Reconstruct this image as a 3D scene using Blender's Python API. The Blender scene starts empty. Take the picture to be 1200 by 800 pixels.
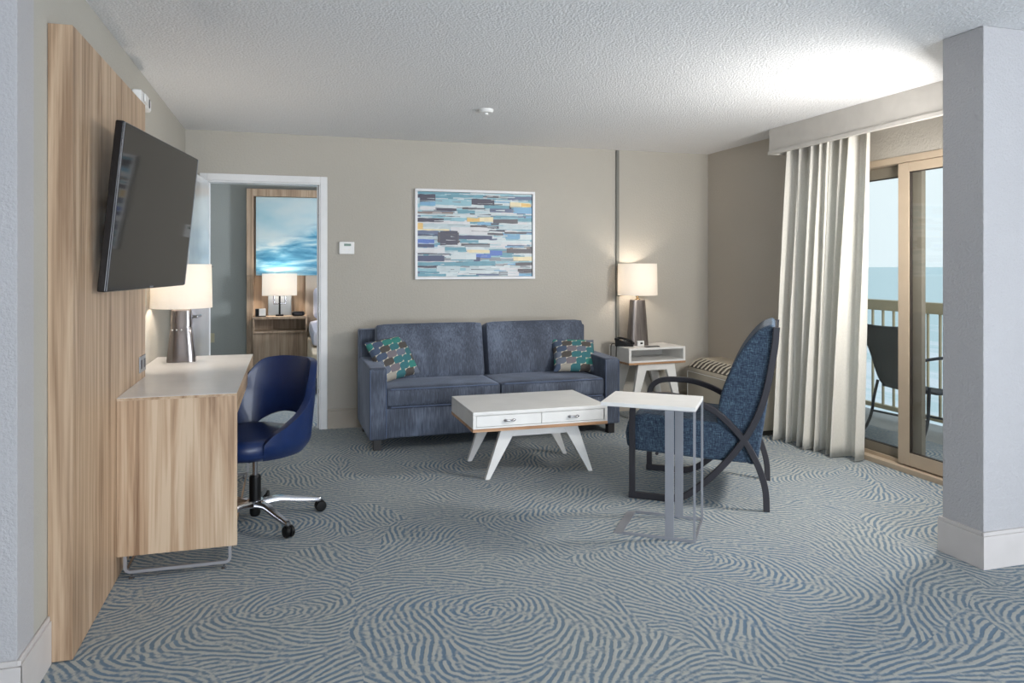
import bpy, bmesh, math, random
from mathutils import Vector, Matrix
random.seed(7)
PI = math.pi
SC = bpy.context.scene
COL = SC.collection
R = math.radians

# ------------------------------------------------------------------ helpers
def link(o, parent=None):
    COL.objects.link(o)
    if parent is not None: o.parent = parent
    return o

def tag(o, label=None, cat=None, group=None, kind=None):
    if label: o['label'] = label
    if cat: o['category'] = cat
    if group: o['group'] = group
    if kind: o['kind'] = kind
    return o

def thing(name, label, cat, loc=(0, 0, 0), rot=(0, 0, 0), group=None):
    o = bpy.data.objects.new(name, None)
    o.empty_display_size = 0.05
    link(o); o.location = loc
    o.rotation_euler = rot if isinstance(rot, (tuple, list)) else (0, 0, rot)
    return tag(o, label, cat, group)

def obj(name, bm, mat, parent=None, smooth=True, angle=38, mats=None):
    bmesh.ops.recalc_face_normals(bm, faces=bm.faces)
    me = bpy.data.meshes.new(name)
    bm.to_mesh(me); bm.free()
    for m in (mats or [mat]): me.materials.append(m)
    if smooth:
        for p in me.polygons: p.use_smooth = True
        me.set_sharp_from_angle(angle=R(angle))
    o = link(bpy.data.objects.new(name, me), parent)
    if smooth:
        wn = o.modifiers.new('weighted', 'WEIGHTED_NORMAL'); wn.keep_sharp = True; wn.weight = 60
    return o

def struct(name, bm, mat, parent=None, **k):
    o = obj(name, bm, mat, parent, **k)
    if parent is None: o['kind'] = 'structure'
    return o

def BM(): return bmesh.new()

def merge(bm, src, mi=0):
    """copy src bmesh into bm"""
    mp = {}
    for v in src.verts: mp[v] = bm.verts.new(v.co)
    for f in src.faces:
        try:
            nf = bm.faces.new([mp[v] for v in f.verts]); nf.material_index = mi; nf.smooth = f.smooth
        except ValueError: pass
    src.free()

def box(bm, x0, x1, y0, y1, z0, z1, bev=0.0, seg=2, mi=0, mat=None):
    b = BM()
    bmesh.ops.create_cube(b, size=1)
    for v in b.verts:
        v.co = Vector(((x0 + x1) / 2 + v.co.x * (x1 - x0), (y0 + y1) / 2 + v.co.y * (y1 - y0), (z0 + z1) / 2 + v.co.z * (z1 - z0)))
    if bev > 0:
        bmesh.ops.bevel(b, geom=list(b.edges), offset=bev, segments=seg, profile=0.5, affect='EDGES')
    if mat is not None: bmesh.ops.transform(b, matrix=mat, verts=b.verts)
    merge(bm, b, mi); return bm

def mkbox(*a, **k): return box(BM(), *a, **k)

def prism(bm, pts, axis, a0, a1, bev=0.0, seg=2, mi=0):
    """polygon pts (2D) extruded along axis ('x': pts=(y,z), 'y': pts=(x,z), 'z': pts=(x,y))"""
    b = BM()
    def P(p, a):
        return Vector((a, p[0], p[1])) if axis == 'x' else Vector((p[0], a, p[1])) if axis == 'y' else Vector((p[0], p[1], a))
    v0 = [b.verts.new(P(p, a0)) for p in pts]; v1 = [b.verts.new(P(p, a1)) for p in pts]
    n = len(pts)
    b.faces.new(v0); b.faces.new(v1[::-1])
    for i in range(n): b.faces.new((v0[i], v0[(i + 1) % n], v1[(i + 1) % n], v1[i]))
    bmesh.ops.recalc_face_normals(b, faces=b.faces)
    if bev > 0:
        es = [e for e in b.edges if len(e.link_faces) == 2 and e.calc_face_angle(0) > R(40)]
        bmesh.ops.bevel(b, geom=es, offset=bev, segments=seg, profile=0.5, affect='EDGES')
    merge(bm, b, mi); return bm

def smoothpath(pts, n=6, closed=False):
    """Catmull-Rom through pts"""
    P = [Vector(p) for p in pts]; out = []
    m = len(P)
    rng = range(m) if closed else range(m - 1)
    for i in rng:
        p0 = P[i - 1] if (i > 0 or closed) else P[0] * 2 - P[1]
        p1 = P[i]; p2 = P[(i + 1) % m]
        p3 = P[(i + 2) % m] if (i + 2 < m or closed) else P[-1] * 2 - P[-2]
        for k in range(n):
            t = k / n
            out.append(0.5 * ((2 * p1) + (p2 - p0) * t + (2 * p0 - 5 * p1 + 4 * p2 - p3) * t * t + (3 * p1 - p0 - 3 * p2 + p3) * t ** 3))
    if not closed: out.append(P[-1])
    return out

def sweep(bm, path, prof, side=None, closed=False, mi=0):
    """sweep closed 2D profile [(a,b)] along path. side = constant vector for 'a' axis (or None for auto)."""
    path = [Vector(p) for p in path]
    n = len(path); rings = []
    ref = None
    for i, p in enumerate(path):
        if closed: t = (path[(i + 1) % n] - path[i - 1])
        else: t = path[min(i + 1, n - 1)] - path[max(i - 1, 0)]
        t.normalize()
        if side is not None: s = Vector(side)
        else:
            if ref is None: ref = Vector((0, 0, 1)) if abs(t.z) < 0.9 else Vector((1, 0, 0))
            s = ref.cross(t)
            if s.length < 1e-4: s = Vector((1, 0, 0)).cross(t)
        s = (s - t * s.dot(t)).normalized()
        u = t.cross(s).normalized()
        if side is None: ref = u
        rings.append([bm.verts.new(p + s * a + u * b) for a, b in prof])
    m = len(prof)
    for i in range(n if closed else n - 1):
        A, B = rings[i], rings[(i + 1) % n]
        for j in range(m):
            f = bm.faces.new((A[j], A[(j + 1) % m], B[(j + 1) % m], B[j])); f.material_index = mi
    if not closed:
        f = bm.faces.new(rings[0][::-1]); f.material_index = mi
        f = bm.faces.new(rings[-1]); f.material_index = mi
    return bm

def circ(r, n=12): return [(r * math.cos(2 * PI * k / n), r * math.sin(2 * PI * k / n)) for k in range(n)]
def rect(a, b, c=0.0):
    a /= 2; b /= 2
    if c <= 0: return [(-a, -b), (a, -b), (a, b), (-a, b)]
    return [(-a + c, -b), (a - c, -b), (a, -b + c), (a, b - c), (a - c, b), (-a + c, b), (-a, b - c), (-a, -b + c)]
def tube(bm, path, r, n=12, closed=False, mi=0): return sweep(bm, path, circ(r, n), None, closed, mi)

def lathe(bm, prof, n=32, c=(0, 0, 0), mi=0, cap=True):
    rings = []
    for r, z in prof:
        rings.append([bm.verts.new((c[0] + r * math.cos(2 * PI * k / n), c[1] + r * math.sin(2 * PI * k / n), c[2] + z)) for k in range(n)])
    for i in range(len(prof) - 1):
        for j in range(n):
            f = bm.faces.new((rings[i][j], rings[i][(j + 1) % n], rings[i + 1][(j + 1) % n], rings[i + 1][j])); f.material_index = mi
    if cap:
        f = bm.faces.new(rings[0][::-1]); f.material_index = mi
        f = bm.faces.new(rings[-1]); f.material_index = mi
    return bm

def cushion(bm, w, d, h, r, puff=0.0, c=(0, 0, 0), mat=None, nx=14, ny=14, nz=6, pinch=0.0, pf=0.0):
    """soft rounded box centred at c. puff swells top/bottom, pinch draws corners in, pf swells the front"""
    b = BM(); grid = {}
    def vert(i, j, k):
        key = (i, j, k)
        if key in grid: return grid[key]
        x, y, z = 2 * i / nx - 1, 2 * j / ny - 1, 2 * k / nz - 1
        ix, iy, iz = w / 2 - r, d / 2 - r, h / 2 - r
        p = Vector((x * w / 2, y * d / 2, z * h / 2))
        q = Vector((max(-ix, min(ix, p.x)), max(-iy, min(iy, p.y)), max(-iz, min(iz, p.z))))
        dv = p - q
        if dv.length > 1e-9: p = q + dv.normalized() * r
        s = (1 - x ** 4) * (1 - y ** 4)
        p.z += puff * s * z
        p.y -= pf * (1 - x * x) * (1 - z * z) * (1 if y < 0 else 0) * (-y if y < 0 else 0)
        if pinch:
            p.x *= 1 - pinch * (1 - y * y); p.y *= 1 - pinch * (1 - x * x)
        grid[key] = b.verts.new(p); return grid[key]
    def quad(a): b.faces.new([vert(*q) for q in a])
    for i in range(nx):
        for j in range(ny):
            for k in (0, nz): quad(((i, j, k), (i + 1, j, k), (i + 1, j + 1, k), (i, j + 1, k)))
    for i in range(nx):
        for k in range(nz):
            for j in (0, ny): quad(((i, j, k), (i + 1, j, k), (i + 1, j, k + 1), (i, j, k + 1)))
    for j in range(ny):
        for k in range(nz):
            for i in (0, nx): quad(((i, j, k), (i, j + 1, k), (i, j + 1, k + 1), (i, j, k + 1)))
    M = Matrix.Translation(c) @ (mat or Matrix.Identity(4))
    bmesh.ops.transform(b, matrix=M, verts=b.verts)
    merge(bm, b); return bm

# ------------------------------------------------------------------ materials
def srgb(r, g=None, b=None):
    if g is None: r, g, b = r
    f = lambda c: (c / 255 / 12.92) if c / 255 <= 0.04045 else ((c / 255 + 0.055) / 1.055) ** 2.4
    return (f(r), f(g), f(b), 1.0)

class N:
    """tiny node-building wrapper"""
    def __init__(s, name):
        s.m = bpy.data.materials.new(name); s.m.use_nodes = True
        s.t = s.m.node_tree; s.t.nodes.clear()
        s.out = s.t.nodes.new('ShaderNodeOutputMaterial')
    def n(s, typ, ins=None, **k):
        nd = s.t.nodes.new(typ)
        for a, v in k.items(): setattr(nd, a, v)
        for a, v in (ins or {}).items(): s.set(nd.inputs[a], v)
        return nd
    def set(s, sock, v):
        if isinstance(v, bpy.types.NodeSocket): s.t.links.new(v, sock)
        elif isinstance(v, bpy.types.Node): s.t.links.new(v.outputs[0], sock)
        else: sock.default_value = v
    def coord(s, which='Object', scale=(1, 1, 1), rot=(0, 0, 0), loc=(0, 0, 0)):
        tc = s.n('ShaderNodeTexCoord')
        mp = s.n('ShaderNodeMapping', {'Vector': tc.outputs[which], 'Scale': scale, 'Rotation': rot, 'Location': loc})
        return mp.outputs[0]
    def noise(s, vec, scale, detail=3, rough=0.5, out=0, dist=0.0):
        return s.n('ShaderNodeTexNoise', {'Vector': vec, 'Scale': scale, 'Detail': detail, 'Roughness': rough, 'Distortion': dist}).outputs[out]
    def ramp(s, fac, stops, interp='LINEAR'):
        r = s.n('ShaderNodeValToRGB', {'Fac': fac}); cr = r.color_ramp; cr.interpolation = interp
        while len(cr.elements) < len(stops): cr.elements.new(0.5)
        for e, (p, c) in zip(cr.elements, stops): e.position = p; e.color = c
        return r.outputs[0]
    def math(s, op, a, b=0.0, c=0.0):
        nd = s.n('ShaderNodeMath', operation=op); s.set(nd.inputs[0], a); s.set(nd.inputs[1], b)
        s.set(nd.inputs[2], c); return nd.outputs[0]
    def mix(s, fac, a, b, mode='MIX'):
        nd = s.n('ShaderNodeMix', data_type='RGBA', blend_type=mode)
        s.set(nd.inputs[0], fac); s.set(nd.inputs[6], a); s.set(nd.inputs[7], b); return nd.outputs[2]
    def bump(s, h, strength=0.3, dist=0.01):
        return s.n('ShaderNodeBump', {'Height': h, 'Strength': strength, 'Distance': dist}).outputs[0]
    def pbr(s, color, rough=0.5, metal=0.0, normal=None, **k):
        ins = {'Base Color': color, 'Roughness': rough, 'Metallic': metal}
        if normal is not None: ins['Normal'] = normal
        ins.update(k)
        b = s.n('ShaderNodeBsdfPrincipled', ins)
        s.t.links.new(b.outputs[0], s.out.inputs[0]); return s.m

def plain(name, col, rough=0.5, metal=0.0, var=0.04, scale=8.0, bump=0.0, bscale=200, **k):
    """colour with a faint procedural variation"""
    s = N(name); v = s.coord()
    nz = s.noise(v, scale, 4)
    c = srgb(col); lo = tuple(x * (1 - var) for x in c[:3]) + (1,); hi = tuple(min(1, x * (1 + var)) for x in c[:3]) + (1,)
    colr = s.ramp(nz, [(0.3, lo), (0.7, hi)])
    nrm = s.bump(s.noise(v, bscale, 3), bump, 0.004) if bump else None
    return s.pbr(colr, rough, metal, nrm, **k)

def wood(name, dark, mid, light, axis='z', rough=0.45, sc=1.0):
    s = N(name)
    st = {'z': (14, 14, 0.7), 'x': (0.7, 14, 14), 'y': (14, 0.7, 14)}[axis]
    fi = {'z': (90, 90, 1.6), 'x': (1.6, 90, 90), 'y': (90, 1.6, 90)}[axis]
    v = s.coord(scale=tuple(q * sc for q in st)); v2 = s.coord(scale=fi)
    a = s.noise(v, 1.0, 4, 0.55, dist=1.2); b = s.noise(v2, 1.0, 3, 0.6)
    f = s.math('ADD', s.math('MULTIPLY', a, 0.72), s.math('MULTIPLY', b, 0.28))
    c = s.ramp(f, [(0.38, srgb(dark)), (0.48, srgb(mid)), (0.60, srgb(light))])
    return s.pbr(c, rough, 0, s.bump(b, 0.08, 0.002))

def m_wall(name, col, bump=0.35, sc=60):
    s = N(name); v = s.coord()
    a = s.noise(v, sc, 5, 0.6)
    b = s.noise(v, 1.2, 2)
    c = srgb(col); c2 = tuple(x * 0.94 for x in c[:3]) + (1,)
    return s.pbr(s.ramp(b, [(0.3, c2), (0.7, c)]), 0.75, 0, s.bump(a, bump, 0.012))

def m_ceiling():
    s = N('popcorn_ceiling'); v = s.coord()
    a = s.n('ShaderNodeTexVoronoi', {'Vector': v, 'Scale': 85.0}, feature='F1').outputs[0]
    b = s.noise(v, 95, 5, 0.7)
    h = s.math('SUBTRACT', b, s.math('MULTIPLY', a, 0.8))
    c = s.ramp(b, [(0.3, srgb(226, 226, 226)), (0.7, srgb(238, 238, 238))])
    return s.pbr(c, 0.9, 0, s.bump(h, 0.5, 0.014))

def m_carpet():
    s = N('fingerprint_carpet')
    v0 = s.coord()
    w1 = s.noise(v0, 0.9, 2, 0.5, out=1)
    w2 = s.noise(v0, 6.5, 2, 0.5, out=1)
    def warp(v, n, k):
        d = s.n('ShaderNodeVectorMath', {0: n, 1: (0.5, 0.5, 0.5)}, operation='SUBTRACT').outputs[0]
        d = s.n('ShaderNodeVectorMath', {0: d, 'Scale': k}, operation='SCALE').outputs[0]
        return s.n('ShaderNodeVectorMath', {0: v, 1: d}, operation='ADD').outputs[0]
    v = warp(v0, w1, 0.9)
    v = s.n('ShaderNodeVectorMath', {0: v, 1: (1, 1, 0)}, operation='MULTIPLY').outputs[0]
    vo = s.n('ShaderNodeTexVoronoi', {'Vector': v, 'Scale': 0.8, 'Randomness': 1.0}, voronoi_dimensions='2D', feature='F1')
    d = s.n('ShaderNodeVectorMath', {0: v, 1: vo.outputs['Position']}, operation='SUBTRACT').outputs[0]
    sp = s.n('ShaderNodeSeparateXYZ', {0: d})
    ang = s.math('ARCTAN2', sp.outputs[1], s.math('MULTIPLY', sp.outputs[0], 0.75))
    ang = s.math('ADD', ang, s.math('MULTIPLY', s.math('SUBTRACT', s.noise(v0, 1.5, 1), 0.5), 6.5))
    gb = s.n('ShaderNodeTexGabor', {'Vector': v0, 'Scale': 12.0, 'Frequency': 2.9, 'Anisotropy': 0.93, 'Orientation': ang}, gabor_type='2D')
    brk = s.noise(v0, 48, 3, 0.6)
    t = s.math('ADD', s.math('SUBTRACT', gb.outputs['Value'], 0.5), s.math('MULTIPLY', s.math('SUBTRACT', brk, 0.5), 0.55))
    fac = s.n('ShaderNodeMapRange', {'Value': t, 'From Min': -0.09, 'From Max': 0.07}).outputs[0]
    tuft = s.noise(v0, 420, 3, 0.7)
    dark = s.ramp(s.noise(v0, 1.3, 2), [(0.35, srgb(106, 127, 146)), (0.65, srgb(114, 130, 142))])
    c = s.mix(fac, dark, srgb(176, 177, 172))
    c = s.mix(0.5, c, s.ramp(tuft, [(0.25, (0.25, 0.25, 0.25, 1)), (0.75, (0.75, 0.75, 0.75, 1))]), 'OVERLAY')
    h = s.math('ADD', s.math('MULTIPLY', tuft, 0.7), s.math('MULTIPLY', fac, 0.5))
    return s.pbr(c, 0.95, 0, s.bump(h, 0.5, 0.006), **{'Specular IOR Level': 0.15})

def m_weave(name, c1, c2, c3, sc=1.0, rough=0.85, sheen=0.05):
    s = N(name)
    a = s.noise(s.coord(scale=(45 * sc, 45 * sc, 420 * sc)), 1.0, 3, 0.6)
    b = s.noise(s.coord(scale=(420 * sc, 420 * sc, 45 * sc)), 1.0, 3, 0.6)
    f = s.math('ADD', s.math('MULTIPLY', a, 0.5), s.math('MULTIPLY', b, 0.5))
    c = s.ramp(f, [(0.36, srgb(c1)), (0.5, srgb(c2)), (0.68, srgb(c3))])
    return s.pbr(c, rough, 0, s.bump(f, 0.35, 0.003), **{'Sheen Weight': sheen, 'Sheen Roughness': 0.4})

def m_velvet():
    s = N('blue_grey_velvet')
    a = s.noise(s.coord(scale=(150, 150, 9)), 1.0, 3, 0.6)
    b = s.noise(s.coord(scale=(5, 5, 3)), 1.0, 3, 0.55)
    f = s.math('ADD', s.math('MULTIPLY', a, 0.5), s.math('MULTIPLY', b, 0.5))
    c = s.ramp(f, [(0.36, srgb(54, 60, 73)), (0.5, srgb(73, 81, 97)), (0.64, srgb(106, 116, 135))])
    return s.pbr(c, 0.75, 0, s.bump(a, 0.15, 0.002), **{'Sheen Weight': 0.7, 'Sheen Roughness': 0.3, 'Sheen Tint': srgb(178, 188, 208)})

def m_blobs():
    """offset rows of oval blobs on a natural ground: the throw pillows"""
    s = N('oval_print_fabric')
    tc = s.n('ShaderNodeTexCoord').outputs['Object']
    sp = s.n('ShaderNodeSeparateXYZ', {0: tc})
    x, z = sp.outputs[0], sp.outputs[2]
    zz = s.math('MULTIPLY', s.math('ADD', z, 1.0), 18.0)
    row = s.math('FLOOR', zz)
    xx = s.math('ADD', s.math('MULTIPLY', s.math('ADD', x, 1.0), 12.0), s.math('MULTIPLY', row, 0.42))
    cell = s.math('FLOOR', xx)
    fx = s.math('SUBTRACT', s.math('FRACT', xx), 0.5); fz = s.math('SUBTRACT', s.math('FRACT', zz), 0.5)
    fx = s.math('ADD', fx, s.math('MULTIPLY', fz, -0.30))
    d = s.math('ADD', s.math('POWER', s.math('ABSOLUTE', s.math('MULTIPLY', fx, 2.05)), 2.3), s.math('POWER', s.math('ABSOLUTE', s.math('MULTIPLY', fz, 2.0)), 3.0))
    inside = s.math('LESS_THAN', d, 1.38)
    cv = s.n('ShaderNodeCombineXYZ', {0: cell, 1: row, 2: 8.0})
    wn = s.n('ShaderNodeTexWhiteNoise', {'Vector': cv.outputs[0]}, noise_dimensions='3D').outputs[0]
    teal, teal2, blue, slate, grey, brown, tan = (srgb(0, 126, 116), srgb(8, 104, 112), srgb(52, 74, 104), srgb(96, 106, 124), srgb(112, 104, 112), srgb(62, 56, 50), srgb(164, 158, 146))
    c = s.ramp(wn, [(0.0, teal), (0.26, blue), (0.42, teal2), (0.54, slate), (0.66, grey), (0.80, tan), (0.91, brown)], 'CONSTANT')
    w = s.noise(s.coord(scale=(260, 260, 260)), 1.0, 2)
    c = s.mix(s.math('MULTIPLY', w, 0.25), c, srgb(150, 150, 150))
    c = s.mix(inside, srgb(196, 190, 172), c)
    return s.pbr(c, 0.9, 0, s.bump(w, 0.3, 0.002))

def m_wave():
    """sea-wave print in the bedroom"""
    s = N('wave_print')
    v = s.coord(scale=(1, 1, 1))
    sp = s.n('ShaderNodeSeparateXYZ', {0: v}); x, z = sp.outputs[0], sp.outputs[2]
    n1 = s.noise(s.coord(scale=(1.2, 1, 7), rot=(0, R(-10), 0)), 1.3, 5, 0.55, dist=0.6)
    n2 = s.noise(s.coord(scale=(1.0, 1, 2.2), rot=(0, R(-25), 0)), 1.1, 3, 0.5)
    crest = s.math('SUBTRACT', s.math('ADD', z, 0.10), s.math('MULTIPLY', s.math('POWER', s.math('MAXIMUM', s.math('ADD', x, 0.25), 0.0), 1.7), 0.62))
    sea = s.ramp(n1, [(0.34, srgb(52, 120, 156)), (0.46, srgb(106, 168, 196)), (0.56, srgb(168, 206, 218)), (0.66, srgb(226, 234, 232))])
    sky = s.ramp(n2, [(0.3, srgb(150, 198, 212)), (0.5, srgb(196, 216, 220)), (0.7, srgb(214, 224, 222))])
    f = s.n('ShaderNodeMapRange', {'Value': crest, 'From Min': -0.06, 'From Max': 0.12}).outputs[0]
    c = s.mix(f, sea, sky)
    return s.pbr(c, 0.35)

def m_glass(name, tint=(0.975, 0.985, 0.985, 1), refl=1.0):
    s = N(name)
    bf = s.n('ShaderNodeNewGeometry').outputs['Backfacing']
    fr = s.n('ShaderNodeFresnel', {'IOR': s.math('ADD', s.math('MULTIPLY', bf, 1 / 1.45 - 1.45), 1.45)})
    tr = s.n('ShaderNodeBsdfTransparent', {'Color': tint})
    gl = s.n('ShaderNodeBsdfGlossy', {'Color': (refl, refl, refl, 1), 'Roughness': 0.01})
    mx = s.n('ShaderNodeMixShader', {0: fr.outputs[0], 1: tr.outputs[0], 2: gl.outputs[0]})
    s.t.links.new(mx.outputs[0], s.out.inputs[0]); return s.m

def m_shade(name, col, em=0.0, ecol=(255, 214, 170)):
    """translucent lamp shade cloth"""
    s = N(name)
    w = s.noise(s.coord(scale=(300, 300, 300)), 1.0, 2)
    c = s.ramp(w, [(0.3, tuple(q * .95 for q in srgb(col)[:3]) + (1,)), (0.7, srgb(col))])
    d = s.n('ShaderNodeBsdfDiffuse', {'Color': c}); t = s.n('ShaderNodeBsdfTranslucent', {'Color': c})
    mx = s.n('ShaderNodeMixShader', {0: 0.45, 1: d.outputs[0], 2: t.outputs[0]})
    s.t.links.new(mx.outputs[0], s.out.inputs[0]); return s.m

def m_cloth(name, col, fac=0.35):
    s = N(name)
    w = s.noise(s.coord(scale=(400, 400, 60)), 1.0, 2)
    c = s.ramp(w, [(0.3, tuple(q * .9 for q in srgb(col)[:3]) + (1,)), (0.7, srgb(col))])
    d = s.n('ShaderNodeBsdfDiffuse', {'Color': c}); t = s.n('ShaderNodeBsdfTranslucent', {'Color': c})
    mx = s.n('ShaderNodeMixShader', {0: fac, 1: d.outputs[0], 2: t.outputs[0]})
    s.t.links.new(mx.outputs[0], s.out.inputs[0]); return s.m

def m_glow(name, col, strength):
    s = N(name)
    e = s.n('ShaderNodeEmission', {'Color': srgb(col), 'Strength': strength})
    s.t.links.new(e.outputs[0], s.out.inputs[0]); return s.m

def m_sea():
    s = N('sea_water')
    v = s.coord()
    n = s.noise(s.coord(scale=(0.12, 0.02, 1)), 1.0, 4, 0.6)
    foam = s.noise(s.coord(scale=(0.045, 0.006, 1), loc=(3, 0, 0)), 1.0, 5, 0.65)
    sp = s.n('ShaderNodeSeparateXYZ', {0: v})
    near = s.n('ShaderNodeMapRange', {'Value': sp.outputs[0], 'From Min': 150.0, 'From Max': 420.0, 'To Min': 0.20, 'To Max': 0.0}).outputs[0]
    f = s.n('ShaderNodeMapRange', {'Value': s.math('ADD', foam, near), 'From Min': 0.62, 'From Max': 0.72}).outputs[0]
    c = s.mix(f, srgb(206, 224, 220), srgb(240, 242, 240))  # water colour lightened to stand in for haze, foam lighter still
    return s.pbr(c, 0.6, 0, s.bump(n, 0.3, 1.0))

M = {}
M['wall'] = m_wall('beige_wall_paint', (182, 177, 167))
M['wall_left'] = m_wall('pale_wall_paint', (186, 182, 172))
M['wall_grey'] = m_wall('grey_wall_paint', (188, 186, 187), 0.6, 85)
M['wall_window'] = m_wall('taupe_wall_paint', (180, 174, 164))
M['wall_bed'] = m_wall('blue_grey_wall_paint', (168, 172, 168), 0.2)
M['ceiling'] = m_ceiling()
M['carpet'] = m_carpet()
M['base_white'] = plain('pale_baseboard_paint', (204, 198, 194), 0.45)
M['base_beige'] = plain('beige_baseboard_paint', (172, 163, 150), 0.5)
M['trim_white'] = plain('white_trim_paint', (226, 226, 226), 0.35)
M['door_white'] = plain('gloss_white_door_paint', (206, 208, 208), 0.22, **{'Coat Weight': 0.5, 'Coat Roughness': 0.08})
M['wood'] = wood('striped_oak_laminate', (144, 116, 90), (178, 150, 122), (200, 174, 146))
M['wood_desk'] = wood('desk_oak_laminate', (138, 108, 82), (184, 154, 124), (210, 186, 158), sc=0.8)
M['wood_y'] = wood('oak_edge_laminate', (150, 121, 92), (182, 154, 124), (204, 180, 152), axis='y')
M['wood_x'] = wood('warm_plywood_edge', (160, 118, 84), (184, 142, 106), (202, 164, 128), axis='x')
M['wood_bed'] = wood('bedroom_oak_laminate', (140, 118, 98), (170, 146, 122), (190, 168, 144))
M['white'] = plain('white_lacquer', (232, 231, 228), 0.32)
M['desktop'] = plain('pale_laminate_top', (232, 230, 228), 0.28)
M['velvet'] = m_velvet()
M['weave'] = m_weave('blue_woven_fabric', (24, 33, 47), (44, 60, 82), (100, 126, 138))
M['leather'] = plain('blue_leather', (10, 36, 82), 0.38, var=0.08, scale=30, bump=0.15, bscale=260, **{'Coat Weight': 0.1})
M['piping'] = plain('velvet_piping', (92, 106, 134), 0.7)
M['blobs'] = m_blobs()
M['black'] = plain('black_plastic', (12, 12, 13), 0.4, **{'Specular IOR Level': 0.3})
M['darkwood'] = plain('espresso_wood', (26, 22, 22), 0.45)
M['gunmetal'] = plain('dark_bronze_metal', (66, 65, 70), 0.42, 0.55)
M['steel'] = plain('brushed_steel', (150, 152, 158), 0.5, 0.45)
M['chrome'] = plain('polished_chrome', (190, 190, 194), 0.16, 1.0, var=0.02)
M['sled'] = plain('satin_chrome', (178, 178, 182), 0.35, 0.6)
M['lampmetal'] = plain('lamp_chrome', (128, 122, 120), 0.16, 0.9, var=0.03)
M['screen'] = plain('tv_screen_glass', (34, 31, 28), 0.05, var=0.01, **{'Specular IOR Level': 0.38})
M['tvbody'] = plain('glossy_black_bezel', (14, 15, 20), 0.18)
M['frame_tan'] = plain('tan_aluminium', (184, 166, 144), 0.45)
M['taupe_metal'] = plain('taupe_aluminium', (134, 126, 112), 0.5)
M['bronze'] = plain('dark_gasket', (48, 40, 34), 0.5)
M['glass'] = m_glass('window_glass')
M['curtain'] = m_cloth('cream_linen_curtain', (248, 246, 240), 0.42)
M['shade'] = m_shade('linen_lamp_shade', (250, 247, 242))
M['valance'] = plain('valance_paint', (204, 200, 194), 0.6)
M['strip'] = plain('grey_channel', (112, 112, 106), 0.5)
M['ptac'] = plain('almond_plastic', (176, 168, 152), 0.5)
M['ptac_dark'] = plain('vent_shadow_plastic', (62, 58, 54), 0.6)
M['rail'] = plain('beige_rail_paint', (206, 192, 158), 0.5)
M['concrete'] = plain('balcony_concrete', (150, 148, 142), 0.6, var=0.12, scale=3)
M['patio'] = plain('dark_patio_metal', (52, 54, 58), 0.5, 0.3)
M['mesh'] = plain('dark_sling_mesh', (62, 62, 62), 0.7, var=0.12, scale=300)
M['linen'] = plain('white_bed_linen', (222, 222, 236), 0.8, bump=0.2, bscale=30)
M['bedbase'] = plain('cream_bed_base', (216, 200, 176), 0.8)
M['wave'] = m_wave()
M['card'] = plain('white_card', (232, 228, 222), 0.5)
M['plastic_w'] = plain('white_plastic', (232, 232, 230), 0.4)
M['lcd'] = plain('green_lcd', (92, 120, 104), 0.3)
M['plate'] = plain('grey_outlet_plate', (150, 152, 156), 0.4, 0.4)
M['ivory'] = plain('ivory_plastic', (206, 200, 168), 0.45)
M['bulb'] = m_glow('warm_bulb', (255, 206, 150), 12)
M['sea'] = m_sea()
def m_lampbase():
    s = N('fluted_pewter_glaze')
    a = s.noise(s.coord(scale=(90, 90, 2)), 1.0, 3)
    c = s.ramp(a, [(0.35, srgb(106, 99, 96)), (0.65, srgb(134, 126, 121))])
    return s.pbr(c, 0.3, 0.55, s.bump(a, 0.2, 0.002))
M['lampbase'] = m_lampbase()

# ------------------------------------------------------------------ room shell
H = 2.425          # ceiling height
XL, XR, YF, YB = -0.79, 3.87, 2.58, 6.35
YS = 2.80          # back of the wall stubs between the two zones
FX0, FX1, FY0 = -3.2, 4.6, -2.6     # near zone where the camera stands
BY = 10.3          # bedroom far wall

fl = BM(); box(fl, FX0 - .2, XR + .85, FY0 - .2, BY + .2, -0.12, 0.0)
struct('floor', fl, M['carpet'], smooth=False)
cl = BM(); box(cl, FX0 - .2, XR + .85, FY0 - .2, BY + .2, H, H + 0.15)
struct('ceiling', cl, M['ceiling'], smooth=False)
DX0, DX1, DH = -0.63, 0.240, 2.03       # bedroom door opening
b = BM()
box(b, XL - .15, DX0, YB, YB + .12, 0, H); box(b, DX1, 4.2, YB, YB + .12, 0, H); box(b, DX0, DX1, YB, YB + .12, DH, H)
struct('wall_back', b, M['wall'], smooth=False)
struct('wall_left', mkbox(XL - .15, XL, YF, YB, 0, H, 0.004), M['wall_left'])
# window wall with the opening of the balcony door
OY0, OY1, OZ = 2.88, 5.0, 2.075
b = BM()
box(b, XR, XR + .12, OY1, YB, 0, H); box(b, XR, XR + .12, YS, OY0, 0, H); box(b, XR, XR + .12, OY0, OY1, OZ, H)
struct('wall_right', b, M['wall_window'], smooth=False)
struct('wall_front_left', mkbox(FX0, XL + .0015, YF - .003, YF + .15, 0, H, 0.003), M['wall_grey'])
struct('wall_front_right', mkbox(2.965, FX1, YF, YS, 0, H, 0.006), M['wall_grey'])
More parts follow.
